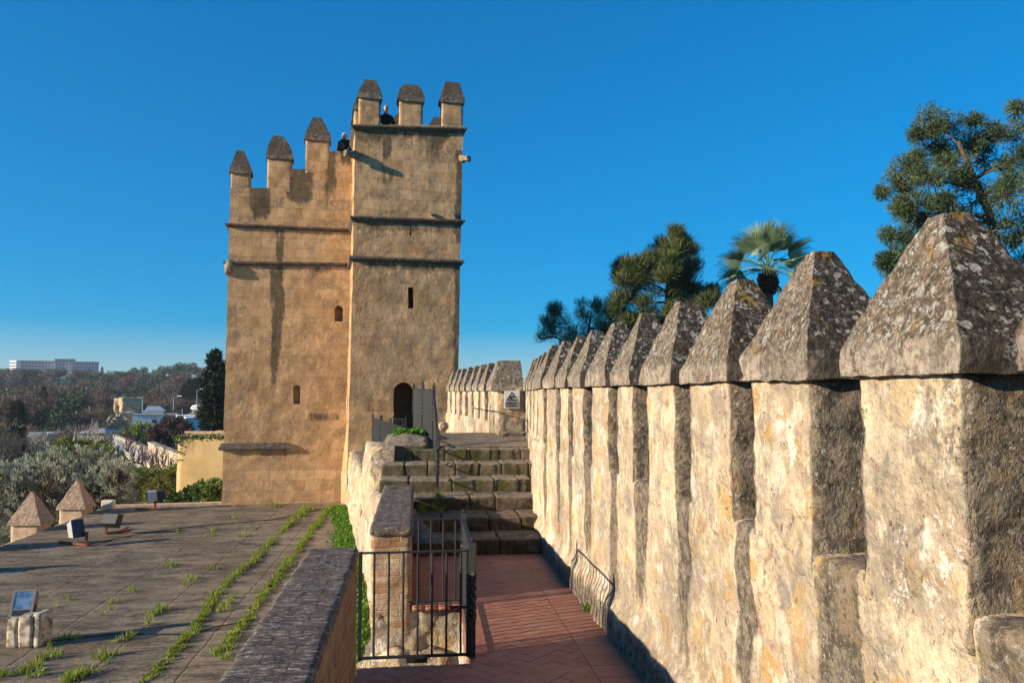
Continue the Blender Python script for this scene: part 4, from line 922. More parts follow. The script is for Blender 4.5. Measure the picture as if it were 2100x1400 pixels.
# three on rusty steel feet
p=tz(177,1119); c=at(160,1083,p.dot(FW)); t,fr=flood('pale grey floodlight tipped sideways on a rusty bracket near the terrace edge',c,(.75,-.62,.32),.30,.44,.2,(GREY,),False,gl=DGLASS,bz=DARKH)
lbracket(t,p,at(177,1090,p.dot(FW)),tz(122,1113))
p=tz(218,1095); c=at(234,1068,p.dot(FW)); t,fr=flood('black floodlight lying flat on a rusty bracket',c,(.25,.85,-.45),.42,.36,.2,(DARKH,),False)
lbracket(t,p,at(218,1072,p.dot(FW)),tz(268,1089)); mb=MB(); mb.bar(tz(245,1091)+V((0,0,.03)),tz(262,1083)+V((0,0,.03)),.06,.04); mb.build('bracket_foot',RUST,t)
p=tz(318,1045); c=at(304,1018,p.dot(FW)); t,fr=flood('white-sided floodlight on a tall rusty bracket at the far terrace curb',c,(-.9,-.25,-.1),.36,.36,.26,(GREY,),False)
lbracket(t,p,at(319,1024,p.dot(FW)),tz(278,1046)); mb=MB(); mb.box((-.14,-.5,-.14),(.14,-.262,.14),fr=fr); mb.build('rear_box',DARKH,t)
p=tz(222,1044); jb=thing('junction_box','cream electrical junction box on the far corner of the terrace','box',tuple(p))
mb=MB(); mb.box((-.19,-.1,.02),(.19,.1,.30),fr=lambda x,y,z:p+e*x+f2*y+V((0,0,z))); o=mb.build('box_body',CREAM,jb); bv=o.modifiers.new('b','BEVEL'); bv.width=.02; bv.segments=2
mb=MB(); mb.box((-.20,-.06,.0),(-.195,.06,.25),fr=lambda x,y,z:p+e*x+f2*y+V((0,0,z))); mb.build('cover',WHITE,jb)
def cable(label,pts,r=.012,mat=CABLE,name='cable',cat='cable',lift=.015):
    mb=MB(); q=[]
    for i in range(len(pts)-1):
        a=tz(*pts[i]);b=tz(*pts[i+1])
        for k in range(6):
            t=k/6; w=a.lerp(b,t)+V((.05*mnoise.noise(V((i+t,1,2))*3),.05*mnoise.noise(V((i+t,5,2))*3),lift)); q.append(w)
    q.append(tz(*pts[-1])+V((0,0,lift))); mb.tube(q,r,6); o=mb.build(name,mat,smooth=True); tag(o,label,cat)
cable('thin black cable running from the bracket lamps across the terrace',[(178,1118),(300,1092),(420,1078),(560,1066),(640,1048),(695,1036)])
cable('black cable lying across the terrace by the concrete block',[(86,1318),(240,1300),(390,1302),(450,1285),(520,1272)],.01)
cable('long pale pipe along the terrace foot of the tower',[(470,1031),(560,1027),(640,1022),(700,1016)],.035,PALE,'pipe','pipe',.05)
p=tz(657,1027); mb=MB(); mb.ball(p+V((0,0,.06)),.062,12,9); o=mb.build('orange',ORANGE,smooth=True); tag(o,'single orange fruit lying on the terrace before the tower','orange')
# drain pipe at the turret corner
mb=MB(); mb.tube([at(712.5,868,27.2),at(712,812,27.2)],.035,8); o=mb.build('drain_pipe',PALE,smooth=True); tag(o,'short pale drain pipe in the turret corner','pipe')
# twigs in the corner
rg=random.Random(21); c=tz(703,1022); mb=MB()
for i in range(70):
    a=c+V((rg.gauss(-.25,.35),rg.gauss(-.1,.15),.02)); b=a+V((rg.uniform(-.35,.3),rg.uniform(-.2,.2),rg.uniform(.0,.5))); mb.tube([a,(a+b)/2+V((0,0,.05)),b],[.008,.006,.003],4)
o=mb.build('dry_twigs',BARK); tag(o,'heap of dry twigs in the corner at the turret foot','twigs',kind='stuff')
# ---------------------------------------------------------------- pigeons
def pigeon(px,py,face,label):
    u,z=onT(px,py,-.08); z+=.0; c=frT(u,-.07,z); t=thing('pigeon',label,'pigeon',tuple(c),group='pigeons on the tower ledge')
    d=TU*face; mb=MB(); P=[];n=10
    prof=[(-.20,.055,.006,.012),(-.13,.07,.022,.014),(-.06,.085,.05,.045),(0,.095,.062,.06),(.05,.115,.055,.058),(.09,.15,.036,.04),(.105,.18,.028,.030),(.125,.20,.03,.03),(.15,.198,.018,.02),(.175,.19,.004,.005)]
    for x,zz,rw,rh in prof:
        for k in range(n):
            a=2*math.pi*k/n; P.append(c+d*x-TV*(rw*math.cos(a))+V((0,0,zz+rh*math.sin(a))))
    mb.add(P,[(i*n+k,i*n+(k+1)%n,(i+1)*n+(k+1)%n,(i+1)*n+k) for i in range(len(prof)-1) for k in range(n)]); mb.build('bird_body',PIGEON,t,True)
    for s in (-.02,.02):
        mb=MB(); mb.tube([c+d*.01+TV*s+V((0,0,.06)),c+d*.015+TV*s+V((0,0,.0))],.006,5); mb.build('leg',ORANGE,t)
pigeon(886,446,-1,'grey pigeon standing with raised head on the tower ledge'); pigeon(932,447,-1,'dark pigeon crouching near the right end of the tower ledge')
# ---------------------------------------------------------------- people on the tower
def skin_mesh(name,joints,edges,mat,parent,sub=2):
    me=bpy.data.meshes.new('tmp'); me.from_pydata([j[0] for j in joints],edges,[]); o=bpy.data.objects.new('tmp',me); COL.objects.link(o)
    o.modifiers.new('s','SKIN'); sv=me.skin_vertices[0].data
    for i,j in enumerate(joints): sv[i].radius=(j[1],j[1] if len(j)<3 else j[2])
    sv[0].use_root=True
    s=o.modifiers.new('u','SUBSURF'); s.levels=sub; s.render_levels=sub
    bpy.context.view_layer.update(); dg=bpy.context.evaluated_depsgraph_get(); m2=bpy.data.meshes.new_from_object(o.evaluated_get(dg)); bpy.data.objects.remove(o)
    mb=MB(); mb.add([tuple(v.co) for v in m2.vertices],[tuple(f.vertices) for f in m2.polygons]); return mb.build(name,mat,parent,True)
def person(label,feet,face,lean,hairy,arm=None,strap=False,bald=False):
    t=thing('person',label,'person',tuple(feet),group='visitors on the tower'); f=V(face).normalized(); s=V((-f.y,f.x,0)); U=V((0,0,1))
    def Pp(x,y,z): return feet+s*x+f*(y+lean*max(0,z-.95))+U*z
    hd=Pp(0,.04,1.60)
    J=[(Pp(0,0,.95),.13,.10),(Pp(0,0,1.15),.12,.09),(Pp(0,0,1.36),.17,.12),(Pp(0,0,1.46),.105),(Pp(0,.02,1.53),.075),
       (Pp(.19,0,1.40),.072),(Pp(.29,.06,1.14),.06),(Pp(.2,.24,1.0) if arm is None else V(arm),.034),(Pp(-.19,0,1.40),.072),(Pp(-.29,.06,1.14),.06),(Pp(-.2,.24,1.0),.034),
       (Pp(.09,0,.88),.08),(Pp(.1,.01,.5),.06),(Pp(.1,0,.08),.045),(Pp(.11,.14,.03),.035),(Pp(-.09,0,.88),.08),(Pp(-.1,.01,.5),.06),(Pp(-.1,0,.08),.045),(Pp(-.11,.14,.03),.035)]
    E=[(0,1),(1,2),(2,3),(3,4),(2,5),(5,6),(6,7),(2,8),(8,9),(9,10),(0,11),(11,12),(12,13),(13,14),(0,15),(15,16),(16,17),(17,18)]
    skin_mesh('coat',[(a[0],a[1]*1.12,(a[2] if len(a)>2 else a[1])*1.15) for a in J],E,CLOTH,t)
    mb=MB(); nu,nvv=16,12; P=[]       # head with brow, nose, chin; hands continue the sleeves
    for j in range(nvv+1):
        th=math.pi*j/nvv
        for i in range(nu):
            ph=2*math.pi*i/nu; x=math.sin(th)*math.sin(ph);y=math.sin(th)*math.cos(ph);z=math.cos(th)
            w=.086*(1-.22*sm(.1,.95,-z)); d=.10; hgt=.120
            q=V((x*w,y*d,z*hgt))
            if y>.3: q.y+=.022*math.exp(-(x/.22)**2-((z+.12)/.2)**2)-.010*math.exp(-((abs(x)-.42)/.2)**2-((z-.12)/.14)**2)+.012*math.exp(-(x/.4)**2-((z+.8)/.2)**2)-.006*math.exp(-(x/.3)**2-((z+.45)/.08)**2)
            if abs(x)>.9 and abs(z)<.3: q.x*=1.12
            P.append(hd+s*q.x+f*q.y+U*(q.z+.03))
    mb.add(P,[(j*nu+i,j*nu+(i+1)%nu,(j+1)*nu+(i+1)%nu,(j+1)*nu+i) for j in range(nvv) for i in range(nu)])
    mb.tube([Pp(0,.0,1.45),Pp(0,.025,1.56)],[.055,.05],10); 
    for k in (7,10):
        h=J[k][0]; dd=f*.03; sg=1 if k==7 else -1
        mb.ball(h+dd,.045,8,6,0,(.8,1.1,.5))
        for q in range(4): mb.tube([h+dd+f*.03+s*(sg*(q-1.5)*.018),h+dd+f*(.085-.01*abs(q-1.4))+s*(sg*(q-1.5)*.02)-U*.015],[.0095,.007],6)
        mb.tube([h+dd-s*(sg*.035),h+dd-s*(sg*.05)+f*.05-U*.01],[.011,.008],6)
    mb.build('body',SKIN,t,True)
    mb=MB(); P=[];fs=[]
    for j in range(7):
        th=math.pi*.56*j/6
        for i in range(16):
            ph=2*math.pi*i/16; y=math.cos(ph); cut=1. if y<.35 else (.62 if not bald else .2)
            tt=th*cut if not bald else (math.pi*(.34+.30*j/6) if y<.3 else math.pi*.34)
            P.append(hd+s*(math.sin(tt)*math.sin(ph)*.088)+f*(math.sin(tt)*y*.106-.004)+U*(math.cos(tt)*.137+.032))
    mb.add(P,[(j*16+i,j*16+(i+1)%16,(j+1)*16+(i+1)%16,(j+1)*16+i) for j in range(6) for i in range(16)]); mb.build('hair',HAIR,t,True)
    if strap:
        mb=MB(); mb.tube([Pp(.12,.10,1.50),Pp(.02,-.14,1.38),Pp(-.06,-.16,1.15),Pp(-.1,-.12,1.0)],.018,6); mb.ball(Pp(-.05,-.17,1.2),.12,10,8,0,(.9,.6,1.2)); mb.build('shoulder_bag',STRAP,t,True)
    return t
u,z=onT(796,224,.06); ft=frT(u,.72,z-1.62); person('bald man in a black coat leaning over between the turret merlons',ft,-TV+TU*-.12,.92,False,bald=True)
u,z=onT(705,283,VM+.58); ft=frT(u,VM+.58,z-1.56); person('grey-haired person in a dark jacket with shoulder bag behind the main parapet',ft,TV*.8+TU*.6,.02,True,strap=True)
# ---------------------------------------------------------------- ground
def gz(x,y):
    d=math.hypot(x,y); az=math.atan2(x,y)
    h=ZG+ 3.5*sm(60,150,d)*sm(-.2,-.35,az)*0 + 16*sm(230,620,d)+ .6*mnoise.noise(V((x*.02,y*.02,0)))
    return h
mb=MB(); P=[];fs=[]; rr_=[0.,6,12,20,30,45,65,90,120,160,210,270,330,400,480,560,650,760,900,1200,2000,4000,9000]; na=96
for r in rr_:
    for k in range(na):
        a=2*math.pi*k/na; x,y=r*math.sin(a),r*math.cos(a); P.append((x,y,gz(x,y) if r<1500 else gz(x,y)-(r-1500)*.004))
for i in range(len(rr_)-1):
    for k in range(na): fs.append((i*na+k,i*na+(k+1)%na,(i+1)*na+(k+1)%na,(i+1)*na+k))
mb.add(P,fs); o=mb.build('ground',GROUND,smooth=True); tag(o,'dark park ground rising to the wooded hill','ground',kind='structure')
# ---------------------------------------------------------------- foliage
def rv(rg):
    while True:
        v=V((rg.uniform(-1,1),rg.uniform(-1,1),rg.uniform(-1,1)))
        if .05<v.length<1: return v
def leafq(vs,fs,c,d,n,l,w):
    d=d.normalized(); s=d.cross(n)
    if s.length<1e-4: s=d.orthogonal()
    s=s.normalized()*w/2; b=len(vs); m=c+d*l*.5
    vs+= [tuple(c),tuple(m+s),tuple(c+d*l),tuple(m-s)]; fs.append((b,b+1,b+2,b+3))
def spray(vs,fs,rg,c,axis,n,l,w,spread=.8,up=.0,size=.15):
    for _ in range(n):
        d=axis*rg.uniform(.5,1.)+rv(rg)*spread; d.z+=up; leafq(vs,fs,c+rv(rg)*size,d,rv(rg),l*rg.uniform(.6,1.2),w*rg.uniform(.7,1.3))
def limb(mb,rg,a,b,r0,r1,wob=.08,n=5,k=5):
    a=V(a);b=V(b);L=(b-a).length; P=[];Rr=[]; o=rv(rg)*L*wob
    for i in range(n+1):
        t=i/n; P.append(a.lerp(b,t)+o*math.sin(math.pi*t)+rv(rg)*L*.012*(0<t<1)); Rr.append(r0+(r1-r0)*t)
    mb.tube(P,Rr,k); return P
def tree(name,label,cat,trunk,clumps,tufts,per,l,w,leafm,barkm,seed,r0=.22,axisup=.25,spread=.8,shell=.55,size=.12,twig=.012,group=None,part='crown',flatten=1.,wob=.1):
    """trunk: polyline; clumps: list of (centre, radius); every clump hangs on a limb, every spray of leaves on a twig"""
    rg=random.Random(seed); t=thing(name,label,cat,tuple(trunk[0]),group); wood=MB(); vs=[];fs=[]
    trunk=[V(p) for p in trunk]; N=len(trunk); wood.tube(trunk,[r0*(1-.75*i/(N-1)) for i in range(N)],8)
    nodes=[(trunk[i].lerp(trunk[i+1],k/5),r0*(1-.75*(i+k/5)/(N-1))) for i in range(N-1) for k in range(5)]
    for c,r in sorted(clumps,key=lambda q:(V(q[0])-trunk[-1]).length):
        c=V(c); best=min(nodes,key=lambda q:(q[0]-c).length+ (2.5 if q[0].z>c.z-.1*r else 0)+.0)
        P=limb(wood,rg,best[0],c,max(.02,best[1]*.5),.018,wob); nodes+=[(p,max(.02,best[1]*.5*(1-i/len(P)))) for i,p in enumerate(P)]
        for _ in range(int(tufts*(r**2 if tufts<40 else 1))+1 if False else tufts):
            q=rv(rg).normalized()*(shell+(1-shell)*rg.random())*r; q.z*=flatten
            p=c+q; a=q.normalized()
            wood.tube([c+q*.15,c+q*.6+rv(rg)*.06*r,p],[twig*1.3,twig,twig*.5],3,cap=False)
            spray(vs,fs,rg,p,a+V((0,0,axisup)),per,l,w,spread,0,size)
    wood.build('trunk',barkm,t,True); mb=MB(); mb.add(vs,fs); mb.build(part,leafm,t); return t
def pc(px,py,d): return at(px,py,d)
def clumpspx(L,d,seed,dd=1.6,k=1.):
    rg=random.Random(seed); return [(at(x,y,d+rg.uniform(-1,1)*dd),r*k*d/F) for x,y,r in L]
def ragged(cl,seed,n=2,f=.38):
    rg=random.Random(seed); o=[]
    for c,r in cl:
        o.append((c,r*rg.uniform(.75,1.05)))
        for _ in range(n):
            q=rv(rg).normalized(); o.append((c+q*r*rg.uniform(.95,1.5),r*f*rg.uniform(.6,1.2)))
    return o
# ---- big tree behind the wall
D=27.
big=[(1905,245,32),(1948,262,38),(1990,300,38),(1900,300,36),(1860,345,34),(1838,372,28),(1905,365,40),(1960,350,40),(2020,330,40),(2060,275,40),(2100,262,40),(2085,330,42),(1880,420,32),(1850,430,26),(1930,430,34),(2000,410,44),(2060,400,46),(2120,350,50),(1860,480,26),(1838,515,24),(1880,520,30),(1822,545,18),(2090,460,46),(2040,470,36),(2110,540,50),(2140,440,55),(2170,300,55),(2180,520,60),(2060,560,40),(1960,500,34),(1850,590,30),(1920,580,40),(2000,600,50),(2100,640,60)]
tr=[at(2050,820,D),at(2045,640,D),at(2040,520,D),at(2030,440,D),at(1990,350,D),at(1965,290,D)]
tree('acacia_tree','big feathery dark green tree rising behind the largest capped merlon','tree',[V((tr[0].x,tr[0].y,ZG))]+tr,ragged(clumpspx(big,D,5,1.8,.98),6,2,.42),30,26,.17,.030,L_BIG,BARK,11,.26,.25,.9,.25,.22,.011)
# ---- pine between palm and tower
D=30.
pn=[(1382,500,22),(1360,520,24),(1405,535,24),(1340,555,28),(1380,560,30),(1290,555,26),(1300,595,32),(1345,600,36),(1400,590,32),(1430,610,26),(1275,630,28),(1320,645,36),(1375,645,36),(1420,640,32),(1440,620,20),(1270,670,26),(1310,690,36),(1365,700,40),(1420,690,34),(1275,560,14),(1398,500,12)]
tree('pine_tree','bushy dark green pine with pointed top behind the wall, beside the palm','tree',[V((at(1362,700,D).x,at(1362,700,D).y,ZG)),at(1362,700,D),at(1370,600,D),at(1380,500,D)],ragged(clumpspx(pn,D,8,1.0,.95),7,4,.34),20,26,.34,.020,L_PINE,BARK,12,.2,.95,.62,.05,.22,.009)
D=34.
cs=[(1130,650,20),(1138,670,22),(1120,690,18),(1150,690,20),(1160,700,16),(1195,645,20),(1220,640,20),(1210,670,26),(1235,665,18),(1190,690,22),(1230,695,24),(1140,640,10),(1228,628,12),(1250,700,24),(1175,705,24),(1120,660,14)]
tree('casuarina_tree','feathery grey-green casuarina top showing over the narrow merlons','tree',[V((at(1195,800,D).x,at(1195,800,D).y,ZG)),at(1195,800,D),at(1205,700,D),at(1212,640,D)],ragged(clumpspx(cs,D,9,.8,.75),3,2,.35),7,20,.40,.017,L_CASU,BARK,13,.14,.9,.6,.05,.2,.009)
# ---- fan palm
def palm(base,top,name,label,scale,seed,nf=26):
    rg=random.Random(seed); t=thing(name,label,'palm',tuple(base)); mb=MB(); base=V(base);top=V(top); n=60; P=[];Rr=[]
    for i in range(n+1): P.append(base.lerp(top,i/n)); Rr.append(scale*(.165+.012*(i%2)-.03*i/n))
    mb.tube(P,Rr,12); mb.build('trunk',PBARK,t)
    mb=MB()
    for i in range(170):
        a=rg.uniform(0,6.283); z=rg.uniform(-.72,.02); r=scale*(.17+.13*math.sin(math.pi*(z+.75)/.78)); o=V((math.cos(a),math.sin(a),0)); c=top+o*r*.85+V((0,0,z*scale)); mb.bar(c-V((0,0,.1)),c+o*.10*scale+V((0,0,rg.uniform(.0,.14)*scale)),.045*scale,.02)
    mb.tube([top-V((0,0,.72*scale)),top-V((0,0,.4*scale)),top+V((0,0,.1))],[.15*scale,.25*scale,.15*scale],12); mb.build('dead_leaf_bases',PFIB,t)
    for k in range(nf):
        a=k*2.399+rg.uniform(-.25,.25); f=k/(nf-1); el=R(86-104*f**1.3)+rg.uniform(-.1,.1); h=V((math.cos(a),math.sin(a),0)); d=h*math.cos(el)+V((0,0,math.sin(el)))
        L=scale*rg.uniform(.75,1.0); st=top+V((0,0,.05)); e=st+d*L-V((0,0,.10*L*math.cos(el))); d2=(d-V((0,0,.12+.25*f))).normalized(); sd=V((-h.y,h.x,0)); up=sd.cross(d2)
        rl=rg.uniform(-.7,.7); sd,up=(sd*math.cos(rl)+up*math.sin(rl)),(up*math.cos(rl)-sd*math.sin(rl))
        m=MB(); m.tube([st,st.lerp(e,.5)+V((0,0,.06*L)),e],[.022*scale,.014*scale,.010*scale],5,0); nl=34; Rb=scale*rg.uniform(.82,1.05)
        for i in range(nl):
            th=(i/(nl-1)-.5)*R(172); lr=Rb*(1-.28*abs(th/R(86))**2)*rg.uniform(.88,1.08); dl=(d2*math.cos(th)+sd*math.sin(th)+up*.22*abs(math.sin(th))).normalized(); w=lr*.023*(1 if abs(th)<1.4 else .8)
            s2=dl.cross(up).normalized()*w; dr=V((0,0,-1)); dp=up*.015*scale
            a1=e+dl*lr*.45; a2=e+dl*lr*.75+dr*lr*.02; tip=e+dl*lr*rg.uniform(.93,1.)+dr*lr*rg.uniform(.04,.10+.22*f)
            m.add([e,a1+s2,a1+dp,a1-s2,a2+s2*.6,a2-s2*.6,tip],[(0,1,2),(0,2,3),(1,4,5,2),(2,5,3),(4,6,5)],1)
        m.build('frond',[L_PALM,L_PALM],t)
    return t
D=31.; tp_=at(1575,556,D); palm((tp_.x,tp_.y,ZG),tp_,'fan_palm','tall fan palm with brown fibrous neck above the merlons',1.2,3,27)
sp=at(1772,612,36); tree('young_tree','small bright green tree tip between the two largest capped merlons','tree',[V((sp.x,sp.y,ZG)),sp-V((0,0,1)),sp],[(sp-V((0,0,.3)),.35),(sp-V((0,0,.9)),.6)],20,14,.12,.05,L_IVY,BARK,5,.1)
# ---------------------------------------------------------------- terrace garden side
def bush(name,label,cat,cl,n,per,l,w,mat,seed,axisup=.3,spread=.9,group=None,twigm=BARK,shell=.6,size=.15,part='foliage',flatten=1.,ground=ZG,twig=.01):
    c=sum((V(a) for a,_ in cl),V((0,0,0)))/len(cl); b=V((c.x,c.y,ground)); zz=min(a[2] for a,_ in cl)
    return tree(name,label,cat,[b,V((c.x,c.y,max(ground+.3,zz-.4))),V((c.x,c.y,max(ground+.6,zz)))],cl,n,per,l,w,mat,twigm,seed,.14,axisup,spread,shell,size,twig,group,part,flatten)
D=31.
bush('olive_bush','large silvery grey-green olive bush behind the pale pyramid merlons','bush',clumpspx([(20,1000,40),(60,985,44),(110,968,44),(160,965,42),(205,968,40),(240,980,30),(90,1010,60),(150,1010,60),(215,1010,50),(30,1040,50),(235,1030,36),(-40,1000,50),(-30,1050,60),(130,1050,70),(210,1050,50),(0,980,26),(60,1080,60),(-90,1000,50)],D,3,1.6,1.15),140,12,.16,.030,L_OLIVE,31,1.1,.5,shell=.75,size=.1)
D=30.5
bush('ivy_mound','glossy dark green ivy mound between yellow wall and tower foot','hedge',clumpspx([(440,1010,26),(420,1012,26),(400,1018,24),(380,1026,22),(360,1034,20),(335,1042,18),(450,1040,30),(410,1045,30),(370,1055,26),(430,1060,30)],D,4,.5),170,7,.09,.085,L_IVY,32,.3,1.1,shell=.85,size=.08)
for i,(lab,L,D) in enumerate([('orange tree with yellow-green leaves, second in the sunny row before the yellow wall',[(300,990,28),(330,998,28),(265,982,26),(240,992,26),(348,1002,26),(285,1010,34),(318,978,18),(345,982,18),(290,976,16)],44),('low orange tree with ripe fruit right against the yellow wall',[(345,1000,26),(320,1010,28),(355,975,20),(335,1030,26)],39),('leafy orange tree just behind the tip of the olive bush',[(205,925,24),(228,935,22),(185,938,22),(215,955,28),(250,962,22)],48),('rounded citrus tree before the long white balustrade',[(275,900,18),(300,885,20),(320,890,18),(255,895,14),(285,880,14)],115),('dull green citrus tree below the bare white-branched tree',[(150,925,20),(130,915,18),(175,915,16)],56)]):
    bush('citrus_tree',lab,'tree',clumpspx(L,D,40+i,1.),75,9,.13*D/44,.085*D/44,L_CITRUS,50+i,.2,1.1,group='orange and citrus trees in the garden',shell=.7,size=.16)
# bare purple shrubs
def twiggy(name,label,px,py,D,h,wd,seed,mat,n=34,cat='shrub',group=None,lv=3,r=.05,up=.6):
    rg=random.Random(seed); c=at(px,py,D); t=thing(name,label,cat,(c.x,c.y,c.z),group); mb=MB()
    def g(p,d,L,rr,k):
        q=p+d*L; mb.tube([p,p.lerp(q,.5)+rv(rg)*L*.08,q],[rr,rr*.8,rr*.6],4,cap=False)
        if k==0: return
        for _ in range(rg.choice((2,3,3))):
            d2=(d+rv(rg)*.75+V((0,0,.15))).normalized(); g(p.lerp(q,rg.uniform(.5,1)),d2,L*rg.uniform(.55,.8),rr*.6,k-1)
    for i in range(n):
        d=V((rg.gauss(0,.6),rg.gauss(0,.6),up+rg.random())).normalized(); g(c+V((rg.uniform(-wd,wd)*.4,rg.uniform(-wd,wd)*.4,0)),d,h*.42,r,lv)
    mb.build('branches',mat,t); return t
for i,(x,y,D,h) in enumerate([(255,925,72,2.2),(285,950,66,2.3),(318,962,60,2.4),(350,978,54,2.3)]):
    twiggy('bare_shrub','row of bare purplish shrubs along the white balustrade, '+['farthest and smallest','second from the far end','before the cream wall end','beside the yellow wall corner'][i],x,y,D,h,1.5,60+i,plain('purple_bark',(.13,.085,.085),.9,var=.3) if i==0 else bpy.data.materials['purple_bark'],12,group='bare purplish shrubs along the garden wall',lv=2,r=.045)
twiggy('bare_tree','bare pale-branched fig tree spreading above the olive bush',168,925,64,3.1,1.6,71,L_PALE,11,'tree',None,3,.05,.45)
D=78.; bush('plum_tree','dark purple-brown dense tree before the white houses','tree',clumpspx([(340,885,22),(365,890,20),(320,890,16),(345,870,16),(380,880,14),(355,905,22),(330,905,18),(370,868,10)],D,6,1.6),80,10,.42,.07,L_PLUM,72,.4,.8,shell=.35,size=.25,ground=ZG)
D=62.; bush('cypress_tree','tall shaggy dark cypress against the left edge of the tower','tree',clumpspx([(440,742,9),(446,755,12),(434,765,12),(450,778,14),(430,790,15),(446,800,17),(430,812,12),(450,825,16),(432,835,14),(422,848,12),(445,855,18),(428,868,14),(448,885,18),(434,895,14),(462,800,16),(465,850,18),(468,760,10),(470,890,16),(442,730,5)],D,7,.8),55,12,.42,.09,L_DARK,73,.35,.8,shell=.5,size=.25,ground=ZG)
# ---------------------------------------------------------------- far trees: a few kinds, many copies
def proto(kind,seed):
    rg=random.Random(seed); vs=[];fs=[]; H=1.
    mb=MB(); mb.tube([(0,0,-.04),(0,0,.35),(0,0,.7)],[.03,.022,.01],6)
    if kind=='broad':
        cl=[(V((rg.uniform(-.26,.26),rg.uniform(-.26,.26),rg.uniform(.38,.85))),rg.uniform(.13,.22)) for _ in range(15)]
        for c,r in cl:
            for _ in range(70): q=rv(rg).normalized()*r*rg.uniform(.6,1.05); leafq(vs,fs,c+q,q.normalized()+rv(rg),rv(rg),.075,.05)
    elif kind=='bare':
        cl=[(V((rg.uniform(-.24,.24),rg.uniform(-.24,.24),rg.uniform(.40,.82))),rg.uniform(.15,.25)) for _ in range(12)]
        for c,r in cl:
            mb.tube([(0,0,.3),tuple(c)],[.012,.004],4)
            for _ in range(75): q=rv(rg)*r; leafq(vs,fs,c+q*.5,q.normalized()+V((0,0,.5)),rv(rg),.16,.013)
            for _ in range(12): q=rv(rg)*r; leafq(vs,fs,c+q,rv(rg),rv(rg),.04,.03)
    elif kind=='cone':
        for _ in range(900):
            z=rg.random()**1.3; r=.21*(1-z)**.8*rg.uniform(.55,1.05)*(1+.25*math.sin(z*40)); a=rg.uniform(0,6.283); d=V((math.cos(a),math.sin(a),-.15)); leafq(vs,fs,V((d.x*r*.7,d.y*r*.7,.06+.94*z)),d+rv(rg)*.4,rv(rg),.085*(1.1-z*.6),.045)
    elif kind=='column':
        for _ in range(800):
            z=rg.random(); r=.10*math.sin(math.pi*min(1,.12+z*.88))**.6*rg.uniform(.7,1.05); a=rg.uniform(0,6.283); d=V((math.cos(a),math.sin(a),1.2)); leafq(vs,fs,V((math.cos(a)*r,math.sin(a)*r,.02+.93*z)),d+rv(rg)*.4,rv(rg),.08,.04)
    elif kind=='umbrella':
        cl=[(V((rg.uniform(-.36,.36),rg.uniform(-.36,.36),rg.uniform(.66,.86))),rg.uniform(.11,.18)) for _ in range(17)]
        for c,r in cl:
            mb.tube([(0,0,.5),tuple(c)],[.014,.005],4)
            for _ in range(60): q=rv(rg).normalized()*r*rg.uniform(.6,1.05); q.z*=.7; leafq(vs,fs,c+q,q.normalized()+rv(rg),rv(rg),.07,.045)
    m=MB(); m.add(vs,fs); return mb,m
PROT={}
def protos():
    for kind,names in (('broad',L_EVER),('bare',L_BROWN),('grey',L_GREYT),('cone',L_DARK),('column',L_DARK),('umbrella',L_EVER)):
        for s in (1,2):
            PROT[(kind,s)]=(proto('bare' if kind=='grey' else kind,s*7+len(kind)),names)
protos(); MESHES={}
def fartree(kind,s,px,d,top=None,h=None,label='',group=None,cat='tree',wx=1.,name=None,pyb=None):
    nm=name or {'broad':'evergreen_tree','bare':'leafless_tree','grey':'leafless_tree','cone':'conifer_tree','column':'cypress_tree','umbrella':'umbrella_pine'}[kind]
    p=at(px,800,d); z=gz(p.x,p.y)
    if top is not None: h=at(px,top,d).z-z
    h=max(2.,h)
    t=thing(nm,label,cat,(p.x,p.y,z),group)
    rg=random.Random(int(px*13+d*7)); t.scale=(h*wx,h*wx,h); t.rotation_euler=(0,0,rg.uniform(0,6.28))
    for part,mat in (('trunk',BARK),('crown',PROT[(kind,s)][1])):
        key=(kind,s,part)
        if key not in MESHES:
            m=PROT[(kind,s)][0][0 if part=='trunk' else 1]; me=bpy.data.meshes.new(nm+'_'+part); me.from_pydata(m.v,[],m.f); me.materials.append(mat); MESHES[key]=me
        o=bpy.data.objects.new(part,MESHES[key]); COL.objects.link(o); o.parent=t
    return t
G1='trees of the wooded park'
